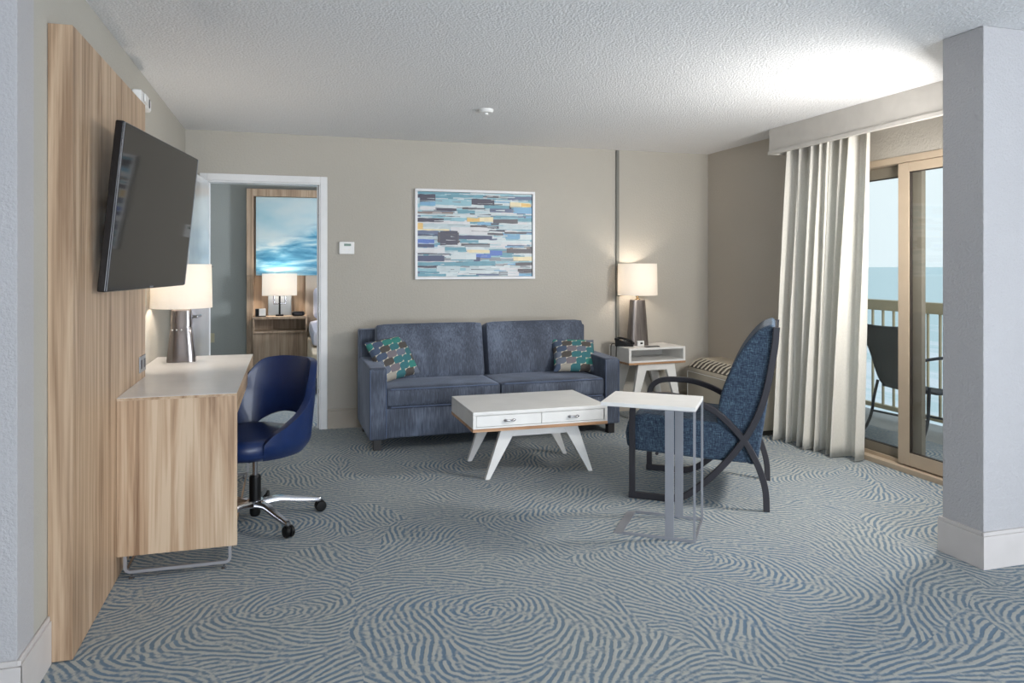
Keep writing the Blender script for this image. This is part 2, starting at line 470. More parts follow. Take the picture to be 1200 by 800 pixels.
# near zone: side walls and rear wall with a broad window opening
struct('wall_near_left', mkbox(FX0 - .15, FX0, FY0, YF + .15, 0, H), M['wall_grey'])
struct('wall_near_right', mkbox(FX1, FX1 + .15, FY0, YS, 0, H), M['wall_grey'])
b = BM(); WX0, WX1, WZ0, WZ1 = 0.2, 4.2, 0.5, 2.25
box(b, FX0 - .15, WX0, FY0 - .15, FY0, 0, H); box(b, WX1, FX1 + .15, FY0 - .15, FY0, 0, H)
box(b, WX0, WX1, FY0 - .15, FY0, 0, WZ0); box(b, WX0, WX1, FY0 - .15, FY0, WZ1, H)
struct('wall_near_rear', b, M['wall_grey'], smooth=False)
# bedroom shell
struct('wall_bedroom_far', mkbox(-2.6, 3.6, BY, BY + .12, 0, H), M['wall_bed'])
struct('wall_bedroom_left', mkbox(-2.6, -2.48, YB + .12, BY, 0, H), M['wall_bed'])
struct('wall_bedroom_right', mkbox(3.48, 3.6, YB + .12, BY, 0, H), M['wall_bed'])

def baseboard(name, x0, x1, y0, y1, mat, h=0.165):
    """board hugging a wall: full rectangle given, with a stepped cap"""
    b = BM(); box(b, x0, x1, y0, y1, 0, h - .018, 0.0015)
    ax = 0.004
    if (x1 - x0) > (y1 - y0): box(b, x0, x1, y0 + ax, y1, h - .018, h, 0.004)
    else:
        if x0 < 1: box(b, x0, x1 - ax, y0, y1, h - .018, h, 0.004)
        else: box(b, x0 + ax, x1, y0, y1, h - .018, h, 0.004)
    return struct(name, b, mat)
T = 0.014
baseboard('baseboard_back', 0.296, XR - .001, YB - T, YB - .0005, M['base_beige'])
baseboard('baseboard_left', XL + .0005, XL + T, YF - T, 2.868, M['base_white'])
baseboard('baseboard_front_left', FX0, XL + T, YF - .003 - T, YF - .0035, M['base_white'])
b = BM()
for (x0, x1, y0, y1) in ((2.965 - T, FX1, YF - T, YF - .0005), (2.965 - T, 2.9645, YF - .0005, YS + T), (2.965, XR, YS + .0005, YS + T)):
    box(b, x0, x1, y0, y1, 0, .147, .0015); box(b, x0 + .003, x1, y0 + .003, y1 - (.003 if y0 > YF else 0), .147, .165, .003)
struct('baseboard_front_right', b, M['base_white'])
baseboard('baseboard_right', XR - T, XR - .0005, 6.12, YB - T, M['base_beige'])

# door casing of the bedroom doorway
b = BM(); c = 0.055
for x0, x1 in ((DX0 - c, DX0), (DX1, DX1 + c)): box(b, x0, x1, YB - .018, YB - .0005, 0, DH + c, .004)
box(b, DX0, DX1, YB - .018, YB - .0005, DH, DH + c, .004)
for x0, x1 in ((DX0, DX0 + .012), (DX1 - .012, DX1)): box(b, x0 + .0005, x1 - .0005, YB - .01, YB + .13, 0, DH - .0125, .002)
box(b, DX0 + .0005, DX1 - .0005, YB - .01, YB + .13, DH - .012, DH - .0005, .002)
box(b, DX1 - .026, DX1 - .0125, YB + .045, YB + .065, 0, DH - .013, .002)
tr1 = struct('trim_1', b, M['trim_white'])
sp = BM(); box(sp, DX1 - .0150, DX1 - .0128, YB + .002, YB + .03, .95, 1.03, .0008); box(sp, DX1 - .0150, DX1 - .0128, YB + .005, YB + .03, .30, .33, .0005)
box(sp, DX1 - .0150, DX1 - .0128, YB + .005, YB + .03, 1.75, 1.775, .0005)
obj('strike_plate', sp, M['chrome'], tr1)
# door leaf swung back into the living room
leaf = BM(); box(leaf, -0.018, 0.018, -0.83, 0, 0.01, DH - .015, .003)
door1 = struct('door_1', leaf, M['door_white'])
door1.location = (DX0 - .003, YB - .022, 0); door1.rotation_euler = (0, 0, R(-3.2))
hd = BM()
lathe(hd, [(0.030, 0), (0.030, .006), (0.026, .010), (0.011, .012), (0.011, .045)], 24)
bmesh.ops.transform(hd, matrix=Matrix.Translation((0.018, -0.77, 1.0)) @ Matrix.Rotation(PI / 2, 4, 'Y'), verts=hd.verts)
sweep(hd, smoothpath([(0.057, -0.775, 1.0), (0.062, -0.74, 1.0), (0.062, -0.66, 1.0)], 4), circ(.0095, 12), (0, 0, 1))
obj('door_handle', hd, M['chrome'], door1)
hd = BM(); lathe(hd, [(0.028, 0), (0.028, .010), (0.02, .013)], 24)
bmesh.ops.transform(hd, matrix=Matrix.Translation((0.018, -0.77, 1.10)) @ Matrix.Rotation(PI / 2, 4, 'Y'), verts=hd.verts)
hg = BM()
for z in (0.25, 1.0, 1.78): tube(hg, [(0.0, 0.006, z - .05), (0.0, 0.006, z + .05)], .006, 10)
obj('hinge', hg, M['chrome'], door1); hd.free()

# vertical grey channel on the back wall
b = BM(); box(b, 2.897, 2.925, YB - .022, YB - .0005, .166, H - .005, .003)
struct('trim_2', b, M['strip'])

# ------------------------------------------------------------------ balcony sliding door
d = BM()
box(d, XR - .008, XR + .13, OY0, OY0 + .03, 0, OZ, .002); box(d, XR - .008, XR + .13, OY1 - .03, OY1, 0, OZ, .002)
box(d, XR - .008, XR + .13, OY0 + .03, OY1 - .03, OZ - .045, OZ - .0005, .002); box(d, XR - .03, XR + .13, OY0, OY1, 0, .035, .004)
box(d, XR + .028, XR + .036, OY0 + .03, OY1 - .03, .035, .06, .001)
door2 = struct('door_2', d, M['frame_tan'])
def panel(name, y0, y1, x0, x1, zb, zt, st, rb, rt, mat, gx):
    b = BM()
    box(b, x0, x1, y0, y0 + st, zb, zt, .003); box(b, x0, x1, y1 - st, y1, zb, zt, .003)
    box(b, x0 + .001, x1 - .001, y0 + st, y1 - st, zb, zb + rb, .003); box(b, x0 + .001, x1 - .001, y0 + st, y1 - st, zt - rt, zt, .003)
    fr = obj(name, b, mat, door2)
    g = BM()
    for s0, s1, q0, q1 in ((y0 + st, y0 + st + .006, zb + rb, zt - rt), (y1 - st - .006, y1 - st, zb + rb, zt - rt), (y0 + st, y1 - st, zb + rb, zb + rb + .006), (y0 + st, y1 - st, zt - rt - .006, zt - rt)):
        box(g, x0 + .004, x1 - .004, s0, s1, q0, q1)
    obj('gasket', g, M['bronze'], fr, smooth=False)
    obj('glass_pane', mkbox(gx - .003, gx + .003, y0 + st - .004, y1 - st + .004, zb + rb - .004, zt - rt + .004), M['glass'], fr, smooth=False)
    return fr
panel('sliding_panel', OY0 + .035, 4.007, XR + .002, XR + .030, .045, 2.028, .092, .085, .062, M['frame_tan'], XR + .016)
panel('fixed_panel', 3.872, OY1 - .035, XR + .062, XR + .095, .040, 2.028, .112, .075, .075, M['taupe_metal'], XR + .078)

# valance over the curtain
v = BM()
box(v, 3.62, 3.645, YS + .002, 5.045, 2.225, H - .0005, .002)
box(v, 3.645, XR - .001, 5.02, 5.045, 2.225, H - .0005, .002)
box(v, 3.612, 3.620, YS + .002, 5.053, 2.225, 2.250, .003)
tag(obj('curtain_valance', v, M['valance']), 'long pale boxed valance with a lip, mounted along the ceiling above the curtain', 'valance')

# curtain
def make_curtain():
    t = thing('curtain', 'cream linen floor-length curtain gathered at one side of the balcony door', 'curtain', (3.73, 4.6, 0))
    c = BM(); nu, nv = 220, 26
    vs = []
    for j in range(nv + 1):
        w = j / nv; row = []
        for i in range(nu + 1):
            u = i / nu
            y0, y1 = 4.98, 4.23                      # bottom extents
            yt0, yt1 = 4.98, 4.10                    # top extents
            y = (y0 + (y1 - y0) * u) * (1 - w) + (yt0 + (yt1 - yt0) * u) * w
            xc = (3.665 + .10 * u ** 2) * (1 - w) + 3.735 * w
            ph = u * 2 * PI * 8 + 1.3 * math.sin(u * 11) + .8 * math.sin(u * 23 + 1) + .25 * math.sin(w * 4 + u * 8)
            amp = (.058 + .022 * math.sin(u * 17)) * (1 - w) + .026 * w
            x = xc + amp * math.sin(ph + .35 * math.sin(w * 3 + u * 5)) + (.012 * (1 - w) + .008) * math.sin(ph * 2.3 + 1) + .006 * math.sin(u * 150 + w * 2)
            y += .020 * math.sin(ph * 1.0 + 1.6) * (1 - .5 * w)
            z = .012 + (2.33 - .012) * w + .006 * math.sin(ph) * (1 - w)
            x = min(x, XR - .035)
            row.append(c.verts.new((x - 3.73, y - 4.6, z)))
        vs.append(row)
    for j in range(nv):
        for i in range(nu):
            c.faces.new((vs[j][i], vs[j][i + 1], vs[j + 1][i + 1], vs[j + 1][i]))
    o = obj('fabric', c, M['curtain'], t)
    m = o.modifiers.new('thick', 'SOLIDIFY'); m.thickness = .0025
    r = BM(); box(r, -.012, .012, -1.55, .40, 2.335, 2.36, .003)
    obj('track', r, M['plastic_w'], t)
make_curtain()

# ------------------------------------------------------------------ balcony and sea
struct('balcony_floor', mkbox(XR + .132, 5.42, 0.5, 7.5, -.20, -.04), M['concrete'])
struct('balcony_ceiling', mkbox(XR + .132, 5.42, 0.5, 7.5, 2.46, 2.62), M['concrete'])  # unseen slab of the floor above, included to shade the balcony
rl = thing('balcony_railing', 'beige balcony railing with a broad flat top and slim balusters, in front of the sea', 'railing', (5.2, 4.2, -.04))
obj('top_rail', mkbox(-.045, .045, -2.6, 3.2, .985, 1.08, .006), M['rail'], rl)
obj('bottom_rail', mkbox(-.02, .02, -2.6, 3.2, .085, .125, .004), M['rail'], rl)
for k in range(43):
    y = -2.52 + k * .125
    obj('baluster', mkbox(-.009, .009, y - .009, y + .009, .126, .984, .002), M['rail'], rl)
for y in (-2.58, .55, 3.18):
    obj('post', mkbox(-.022, .022, y - .022, y + .022, .0, .084, .002), M['rail'], rl)
s_ = BM(); v4 = [s_.verts.new(p) for p in ((60, -9000, 0), (12000, -9000, 0), (12000, 12000, 0), (60, 12000, 0))]; s_.faces.new(v4)
sea = obj('sea', s_, M['sea'], smooth=False); sea.location = (0, 0, -30)
tag(sea, 'calm pale blue-green sea stretching to the horizon beyond the balcony', 'sea', kind='stuff')

def patio_chair():
    t = thing('patio_chair', 'dark metal patio chair with a curved mesh back standing on the balcony', 'outdoor chair', (4.66, 4.80, -.04), R(8))
    # local: +x forward (towards the sea), +y left
    prof = [(.40, .40), (.30, .395), (.10, .40), (.02, .45), (-.02, .55), (-.06, .70), (-.12, .84), (-.18, .93)]
    P = smoothpath([(a, 0, z) for a, z in prof], 5)
    c = BM(); rows = []
    for i, p in enumerate(P):
        u = i / (len(P) - 1)
        hw = .235 if u < .3 else .20 + .0 * u
        if u > .35: hw = .185 + .10 * ((u - .35) / .65) ** 1.5
        rows.append([c.verts.new((p.x - .02 * math.cos(q * PI / 2) * (1 if u > .4 else 0), q * hw, p.z - (.015 * (1 - q * q)))) for q in (-1, -.6, -.2, .2, .6, 1)])
    for A, B in zip(rows, rows[1:]):
        for j in range(5): c.faces.new((A[j], A[j + 1], B[j + 1], B[j]))
    o = obj('sling', c, M['mesh'], t); m = o.modifiers.new('t', 'SOLIDIFY'); m.thickness = .012; m.offset = 0
    for sgn in (1, -1):
        f = BM()
        edge = [Vector((p.x, sgn * (.235 if i / (len(P) - 1) < .3 else (.2 if i / (len(P) - 1) <= .35 else .185 + .10 * ((i / (len(P) - 1) - .35) / .65) ** 1.5)), p.z)) for i, p in enumerate(P)]
        tube(f, edge, .011, 8)
        tube(f, smoothpath([(.03, sgn * .23, .45), (.0, sgn * .245, .30), (-.02, sgn * .25, .18), (-.08, sgn * .255, .07), (-.16, sgn * .26, .011)], 5), .012, 8)
        tube(f, smoothpath([(.36, sgn * .24, .40), (.36, sgn * .25, .25), (.345, sgn * .25, .12), (.35, sgn * .255, .011)], 5), .012, 8)
        obj('side_frame', f, M['patio'], t)
        a = BM()
        tube(a, smoothpath([(-.05, sgn * .22, .66), (.08, sgn * .28, .68), (.26, sgn * .29, .675), (.38, sgn * .285, .66), (.43, sgn * .28, .60), (.40, sgn * .275, .54), (.33, sgn * .265, .50), (.31, sgn * .25, .45), (.36, sgn * .24, .40)], 5), .012, 8)
        obj('armrest', a, M['patio'], t)
    s = BM()
    tube(s, [(.352, -.25, .16), (.352, .25, .16)], .009, 8); tube(s, [(-.02, -.245, .20), (-.02, .245, .20)], .009, 8)
    tube(s, [(-.02, .0, .20), (.352, .0, .16)], .009, 8)
    obj('stretcher', s, M['patio'], t)
patio_chair()

# ------------------------------------------------------------------ wood wall panel and TV
wp = thing('wall_panel', 'tall striped oak laminate wall panel behind the television', 'wall panel', (XL + .001, 2.87, 0.004))
obj('panel_face', mkbox(.0, .076, 0, 1.33, 0, 2.172, .0015), M['wood'], wp)
# device on the wall above the panel
al = thing('wall_strobe', 'small white alarm fixture on the wall just above the end of the wood panel', 'alarm', (XL + .001, 4.42, 2.20))
obj('housing', mkbox(0, .05, -.17, .12, -.0, .07, .012), M['plastic_w'], al)
obj('slot', mkbox(.0505, .054, .04, .055, .012, .06, .002), M['black'], al); obj('lens', mkbox(.0505, .062, -.12, -.02, .015, .058, .008), M['plastic_w'], al)
# grey power plate in the panel
pp = thing('power_outlet', 'small grey outlet plate set in the wood panel above the desk', 'outlet', (-.7125, 4.105, .862))
obj('plate', mkbox(0, .006, -.075, .075, -.04, .04, .002), M['plate'], pp)
for y in (-.04, .04): obj('socket', mkbox(.0061, .0075, y - .017, y + .017, -.022, .022, .0005), M['gunmetal'], pp)

tv = thing('television', 'large black flat-screen television tilted out from the wood panel', 'television', (-0.558, 3.615, 1.575), (0, .103, -.143))
W2, H2 = .5145, .3255
b = BM(); box(b, -.032, 0, -W2, W2, -H2, H2, .006, 3)
tvf = obj('bezel', b, M['tvbody'], tv)
b = BM(); prism(b, [(-.42, -.27), (.42, -.27), (.42, .2), (-.42, .2)], 'x', -.055, -.03, .012)
obj('back_cover', b, M['tvbody'], tv)
obj('screen', mkbox(.0002, .0022, -W2 + .014, W2 - .014, -H2 + .020, H2 - .014, .0005), M['screen'], tv)
for p in ((-W2 + .004, -W2 + .0065), (W2 - .0065, W2 - .004)): obj('edge_strip', mkbox(.0002, .003, p[0], p[1], -H2 + .006, H2 - .006), M['steel'], tv)
b = BM(); box(b, .0002, .0022, -.02, .02, -H2 + .006, -H2 + .012)
obj('badge', b, M['steel'], tv)
wm = thing('television_mount', 'black wall bracket holding the television off the wood panel', 'bracket', (-.7125, 3.62, 1.56))
obj('wall_plate', mkbox(0, .012, -.12, .12, -.14, .14, .003), M['black'], wm)
for z in (-.06, .06): obj('arm', mkbox(.0125, .085, -.05, .05, z - .015, z + .015, .003), M['black'], wm)

# ------------------------------------------------------------------ desk
DKX0, DKX1, DKY0, DKY1, DKH = -.712, -.228, 3.53, 5.05, .784
dk = thing('desk', 'long oak laminate desk with a pale top running along the left wall', 'desk', (DKX0, DKY0, 0))
w, l = DKX1 - DKX0, DKY1 - DKY0
b = BM(); box(b, .0, w, .002, .045, .105, DKH - .012, .001)
obj('end_panel', b, M['wood_desk'], dk)
obj('end_panel', mkbox(0, w, l - .045, l, .105, DKH - .012, .001), M['wood_desk'], dk)
obj('modesty_panel', mkbox(.02, .04, .045, l - .045, .35, DKH - .11, .001), M['wood_desk'], dk)
obj('apron', mkbox(.01, w - .001, .0455, l - .0455, DKH - .10, DKH - .012, .001), M['wood_y'], dk)
b = BM(); box(b, -.0, w, .0, l, DKH - .0118, DKH - .0005, .001)
obj('edge_band', b, M['wood_y'], dk)
b = BM(); prism(b, [(.0, .0), (w, 0), (w, l), (0, l)], 'z', DKH - .0003, DKH + .0012)
prism(b, [(-.075, .67), (0.0, .67), (0.0, l), (-.075, l)], 'z', DKH - .012, DKH + .0012)
obj('desktop', b, M['desktop'], dk, smooth=False)
for y0, y1, n in ((.012, l - .012, 0),):
    pass
def sled(y):
    s = BM()
    p = [(.03, y, .108), (.03, y, .045), (.036, y, .036), (.046, y, .030), (w - .046, y, .030), (w - .036, y, .036), (w - .03, y, .045), (w - .03, y, .108)]
    sweep(s, p, rect(.014, .013), (0, 1, 0)); return s
for y in (.025, l - .025):
    s = obj('sled_base', sled(y), M['sled'], dk)
    for x in (.055, w - .055):
        f = BM(); lathe(f, [(.012, 0), (.012, .004), (.005, .009), (.005, .026)], 14, (x, y, 0))
        obj('levelling_foot', f, M['chrome'], s)
s = BM(); sweep(s, [(w - .035, .031, .036), (w - .035, l - .031, .036)], rect(.010, .010), (1, 0, 0)); sweep(s, [(.035, .031, .036), (.035, l - .031, .036)], rect(.010, .010), (1, 0, 0))
obj('base_rail', s, M['chrome'], dk)

# ------------------------------------------------------------------ lamps
def lampshade_bm(r0, r1, z0, z1, n=48, th=.003):
    b = BM()
    lathe(b, [(r0, z0), (r1, z1), (r1 - th, z1), (r0 - th, z0), (r0, z0)], n, cap=False)
    bmesh.ops.remove_doubles(b, verts=b.verts, dist=1e-5)
    return b
def point(name, loc, power, col, r=.03):
    l = bpy.data.lights.new(name, 'POINT'); l.energy = power; l.color = col; l.shadow_soft_size = r
    o = bpy.data.objects.new(name, l); o.location = loc; link(o); return o
def area(name, loc, rot, sx, sy, power, col):
    l = bpy.data.lights.new(name, 'AREA'); l.shape = 'RECTANGLE'; l.size = sx; l.size_y = sy; l.energy = power; l.color = col
    o = bpy.data.objects.new(name, l); o.location = loc; o.rotation_euler = rot; link(o); return o
WARM = (1.0, .89, .77)

lx, ly = -.615, 4.77
dl = thing('desk_lamp', 'lit table lamp with flared chrome base and drum shade on the desk', 'lamp', (lx, ly, DKH + .0015))
b = BM()
# flared flattened base
rings = []
for z, hw, hd_ in ((0, .080, .045), (.06, .075, .042), (.16, .063, .038), (.20, .058, .036), (.206, .055, .034), (.212, .058, .036), (.30, .056, .034), (.315, .050, .030)):
    ring = []
    for k in range(32):
        a = 2 * PI * k / 32; ca, sa = math.cos(a), math.sin(a); e = .45
        ring.append(b.verts.new((hw * math.copysign(abs(ca) ** e, ca), hd_ * math.copysign(abs(sa) ** e, sa), z)))
    rings.append(ring)
for A, B_ in zip(rings, rings[1:]):
    for k in range(32): b.faces.new((A[k], A[(k + 1) % 32], B_[(k + 1) % 32], B_[k]))
b.faces.new(rings[0][::-1]); b.faces.new(rings[-1])
ba = obj('base', b, M['lampmetal'], dl, angle=50)
for x in (-.045, -.022, .004, .045):
    b = BM(); bmesh.ops.create_uvsphere(b, u_segments=10, v_segments=6, radius=.0045, matrix=Matrix.Translation((x, -.037, .19 if x < .04 else .178)))
    obj('stud', b, M['plastic_w'], ba)
b = BM(); lathe(b, [(.018, .315), (.018, .335), (.010, .34), (.010, .38)], 20)
obj('neck', b, M['lampmetal'], dl)
b = BM(); bmesh.ops.create_uvsphere(b, u_segments=16, v_segments=12, radius=.028, matrix=Matrix.Translation((0, 0, .42)))
obj('bulb', b, M['bulb'], dl)
obj('lamp_shade', lampshade_bm(.170, .165, .318, .575), M['shade'], dl)
b = BM()
for k in range(3):
    a = k * 2 * PI / 3; tube(b, [(0, 0, .555), (.174 * math.cos(a), .174 * math.sin(a), .56)], .002, 6)
tube(b, [(0, 0, .38), (0.034, 0, .42), (0.034, 0, .46), (0, 0, .555)], .002, 6)
obj('harp', b, M['lampmetal'], dl)
point('desk_lamp_light', (lx, ly, DKH + .47), 10, WARM, .05)

# ------------------------------------------------------------------ sofa
SO, SY = (0.551, 5.463), .025
sofa = thing('sofa', 'blue-grey velvet two-cushion sofa against the back wall', 'sofa', (SO[0], SO[1], 0), SY)
SW, SD = 2.0, .775
b = BM()
box(b, .10, SW - .10, .015, SD - .03, .085, .305, .012, 3)
obj('base', b, M['velvet'], sofa)
for s in (0, 1):
    x0, x1 = (0, .128) if s == 0 else (SW - .128, SW)
    b = BM(); ym = .62
    prism(b, [(0.0, .08), (0.0, .595), (.03, .608), (.62, .618), (.64, .61), (.64, .08)], 'x', x0, x1, .014, 3)
    a_ = obj('arm', b, M['velvet'], sofa)
    b = BM()
    for xx in (x0 + .006, x1 - .006): tube(b, [(xx, -.002, .09), (xx, -.002, .592)], .0035, 8)
    obj('piping', b, M['piping'], a_)
b = BM(); box(b, 0, SW - .025, .642, SD, .08, .835, .018, 3)
obj('back_frame', b, M['velvet'], sofa)
for s in (0, 1):
    cx = .128 + .436 + s * .872
    b = BM(); cushion(b, .868, .56, .145, .02, .008, (cx, .285, .380), pf=.012)
    sc_ = obj('seat_cushion', b, M['velvet'], sofa, angle=70)
    b = BM()
    for z in (.314, .446): tube(b, [(cx - .41, .004 - .008, z), (cx, -.006, z), (cx + .41, .004 - .008, z)], .004, 8)
    obj('piping', b, M['piping'], sc_)
    b = BM()
    Mx = Matrix.Rotation(R(-13), 4, 'X')
    cushion(b, .872, .17, .44, .022, .006, (cx + .018 * (2 * s - 1) + .012, .555, .652), Mx, pf=.028, nz=12)
    bc = obj('back_cushion', b, M['velvet'], sofa, angle=70)
for x in (.06, SW - .06):
    for y in (.055, SD - .06):
        b = BM(); prism(b, [(x - .028, y - .028), (x + .028, y - .028), (x + .028, y + .028), (x - .028, y + .028)], 'z', 0, .081, .002)
        obj('leg', b, M['darkwood'], sofa)

def pillow(loc, rot, label, w=.40, h=.36, group=None):
    t = thing('throw_pillow', label, 'pillow', loc, rot)
    b = BM(); n = 22; top, bot = [], []
    for i in range(n + 1):
        ra, rb = [], []
        for j in range(n + 1):
            x, z = 2 * i / n - 1, 2 * j / n - 1
            th = .062 * (max(0, (1 - x * x) * (1 - z * z))) ** .42
            px = x * w / 2 * (1 - .05 * (1 - z * z)); pz = z * h / 2 * (1 - .05 * (1 - x * x)) + h / 2
            edge = i in (0, n) or j in (0, n)
            va = b.verts.new((px, -th, pz)); ra.append(va)
            rb.append(va if edge else b.verts.new((px, th, pz)))
        top.append(ra); bot.append(rb)
    for i in range(n):
        for j in range(n):
            b.faces.new((top[i][j], top[i + 1][j], top[i + 1][j + 1], top[i][j + 1]))
            b.faces.new((bot[i][j], bot[i][j + 1], bot[i + 1][j + 1], bot[i + 1][j]))
    obj('cover', b, M['blobs'], t, angle=80)
    b = BM()
    pts = [(-w / 2, 0, 0), (0, 0, h * .025), (w / 2, 0, 0), (w / 2 * .95, 0, h / 2), (w / 2, 0, h), (0, 0, h * .975), (-w / 2, 0, h), (-w / 2 * .95, 0, h / 2)]
    return t
pillow((.83, 5.79, .475), (R(-32), R(-8), R(24)), 'teal and grey oval-print throw pillow leaning at the left end of the sofa', .36, .36)
pillow((2.27, 5.76, .470), (R(-38), R(2), R(-10)), 'teal and grey oval-print throw pillow lying back at the right end of the sofa', .37, .32)

# ------------------------------------------------------------------ coffee table / side table
def aframe(t, W, D, fx0, fx1, tx0, tx1, y0, y1, zt, th=.035, wl=.05, wb=.03):
    """splayed white legs: feet outside (fx), tops inside (tx)"""
    for y in (y0, y1):
        for (fa, ta) in ((fx0, tx0), (fx1, tx1)):
            sg = 1 if fa < ta else -1
            b = BM(); prism(b, [(fa, 0), (fa + sg * wb, 0), (ta + sg * wl, zt), (ta - sg * .03, zt)], 'y', y, y + th, .003)
            obj('leg', b, M['white'], t)
        k = .055 / zt; il = tx0 + wl + (fx0 + wb - tx0 - wl) * k; ir = tx1 - wl + (fx1 - wb - tx1 + wl) * k
        b = BM(); prism(b, [(il, zt - .055), (ir, zt - .055), (tx1 - wl, zt), (tx0 + wl, zt)], 'y', y + .001, y + th - .001)
        obj('top_rail', b, M['white'], t)

ct = thing('coffee_table', 'low white coffee table with two drawers on splayed legs in front of the sofa', 'table', (1.082, 4.469, 0), .009)
CW, CD = .904, .611
b = BM()
box(b, 0, CW, 0, CD, .425, .445, .003); box(b, 0, .020, 0, CD, .340, .4245, .001); box(b, CW - .020, CW, 0, CD, .340, .4245, .001)
box(b, .0205, CW - .0205, .03, CD, .340, .4245, .001); box(b, .0205, CW - .0205, .0, .03, .340, .350, .001); box(b, .0205, CW - .0205, .0, .03, .4215, .4245, .0005)
obj('body', b, M['white'], ct)
obj('wood_base', mkbox(-.001, CW + .001, -.001, CD + .001, .3205, .3395, .001), M['wood_x'], ct)
for k in (0, 1):
    x0 = .0225 + k * (CW - .045) / 2; x1 = x0 + (CW - .045) / 2 - .004
    dr = obj('drawer', mkbox(x0, x1, .003, .028, .3525, .4190, .001), M['white'], ct)
    h = BM(); xm = (x0 + x1) / 2
    tube(h, smoothpath([(xm - .035, .003, .386), (xm - .028, -.012, .386), (xm, -.017, .386), (xm + .028, -.012, .386), (xm + .035, .003, .386)], 4), .005, 10)
    for s in (-1, 1): bmesh.ops.create_uvsphere(h, u_segments=10, v_segments=8, radius=.009, matrix=Matrix.Translation((xm + s * .027, -.006, .386)) @ Matrix.Diagonal((1.4, .8, 1, 1)))
    obj('handle', h, M['chrome'], dr)
aframe(ct, CW, CD, .098, .832, .235, .692, .075, .540, .320, .035, .075, .030)

stb = thing('side_table', 'white side table with an open shelf and splayed legs beside the sofa', 'table', (2.832, 5.925, 0), .07)
TW, TD, TH = .575, .372, .628
b = BM()
box(b, 0, TW, 0, TD, TH - .018, TH, .002); box(b, 0, .022, 0, TD, TH - .128, TH - .0185, .001); box(b, TW - .022, TW, 0, TD, TH - .128, TH - .0185, .001)
box(b, .0225, TW - .0225, 0, TD, TH - .128, TH - .112, .001); box(b, .0225, TW - .0225, TD - .02, TD - .001, TH - .1118, TH - .0185, .001)
obj('shelf_box', b, M['white'], stb)
obj('wood_base', mkbox(-.001, TW + .001, -.001, TD + .001, TH - .146, TH - .1285, .001), M['wood_x'], stb)
aframe(stb, TW, TD, .02, .555, .135, .445, .02, .32, TH - .1465, .035, .07, .030)

sl = thing('side_lamp', 'table lamp with a tapered pewter base and white drum shade on the side table', 'lamp', (3.030, 6.165, TH + .001))
b = BM(); rings = []
for z, hw, hd_ in ((0, .098, .06), (.012, .098, .06), (.40, .070, .043), (.412, .066, .04)):
    ring = []
    for k in range(40):
        a = 2 * PI * k / 40; ca, sa = math.cos(a), math.sin(a); e = .62
        ring.append(b.verts.new((hw * math.copysign(abs(ca) ** e, ca), hd_ * math.copysign(abs(sa) ** e, sa), z)))
    rings.append(ring)
for A, B_ in zip(rings, rings[1:]):
    for k in range(40): b.faces.new((A[k], A[(k + 1) % 40], B_[(k + 1) % 40], B_[k]))
b.faces.new(rings[0][::-1]); b.faces.new(rings[-1])
ba = obj('base', b, M['lampbase'], sl, angle=50)
b = BM(); box(b, -.038, .030, -.078, -.045, .0, .046, .004)
ob = obj('outlet_block', b, M['plastic_w'], ba)
obj('port', mkbox(-.010, .014, -.0795, -.078, .016, .032, .0005), M['black'], ob)
b = BM(); lathe(b, [(.024, .412), (.024, .42), (.012, .426), (.012, .445), (.017, .45), (.017, .48)], 20)
obj('neck', b, plain('brass_neck', (186, 160, 120), .25, 1.0), sl)
b = BM(); bmesh.ops.create_uvsphere(b, u_segments=16, v_segments=12, radius=.028, matrix=Matrix.Translation((0, 0, .53)))
obj('bulb', b, M['bulb'], sl)
obj('lamp_shade', lampshade_bm(.180, .176, .455, .742), M['shade'], sl)
b = BM()
for k in range(3):
    a = k * 2 * PI / 3; tube(b, [(0, 0, .725), (.174 * math.cos(a), .174 * math.sin(a), .73)], .002, 6)
tube(b, [(0, 0, .48), (0.034, 0, .53), (0.034, 0, .57), (0, 0, .725)], .002, 6)
tube(b, [(0, 0, .725), (0, 0, .745)], .006, 8)
obj('harp', b, M['lampmetal'], sl)
point('side_lamp_light', (3.030, 6.165, TH + .60), 5.5, WARM, .05)

# telephone
ph = thing('telephone', 'black desk telephone with a handset, on the side table beside the lamp', 'telephone', (2.89, 6.15, TH + .001), R(-24))
ph.scale = (.82, .82, .82)
b = BM(); prism(b, [(-.10, 0), (.10, 0), (.10, .018), (-.04, .062), (-.10, .066)], 'y', -.075, .095, .006)
bd = obj('body', b, M['black'], ph)
kp = BM(); a = math.atan2(-.044, .14)
box(kp, -.055, .060, -.01, .085, -.001, .0025, .001, mat=Matrix.Translation((.03, 0, .0415)) @ Matrix.Rotation(-a, 4, 'Y'))
kpo = obj('faceplate', kp, plain('pale_grey_plastic', (176, 176, 180), .45), bd)
kk = BM()
for i in range(3):
    for j in range(4):
        box(kk, -.035 + j * .022, -.020 + j * .022, .002 + i * .024, .018 + i * .024, .0028, .0058, .001, mat=Matrix.Translation((.03, 0, .0415)) @ Matrix.Rotation(-a, 4, 'Y'))
obj('keypad', kk, M['black'], kpo)
b = BM()
sweep(b, smoothpath([(-.085, -.046, .080), (-.05, -.046, .092), (.02, -.046, .078), (.075, -.046, .056), (.095, -.046, .040)], 5), rect(.040, .022, .006), (0, 1, 0))
box(b, -.105, -.055, -.072, -.020, .060, .092, .010, 3); box(b, .070, .112, -.070, -.022, .020, .050, .010, 3)
obj('handset', b, M['black'], ph)
b = BM()
tube(b, smoothpath([(2.85, 6.12, .642), (2.83, 6.13, .637), (2.810, 6.135, .630), (2.806, 6.137, .56), (2.808, 6.14, .44), (2.815, 6.15, .30)], 6), .0042, 8)
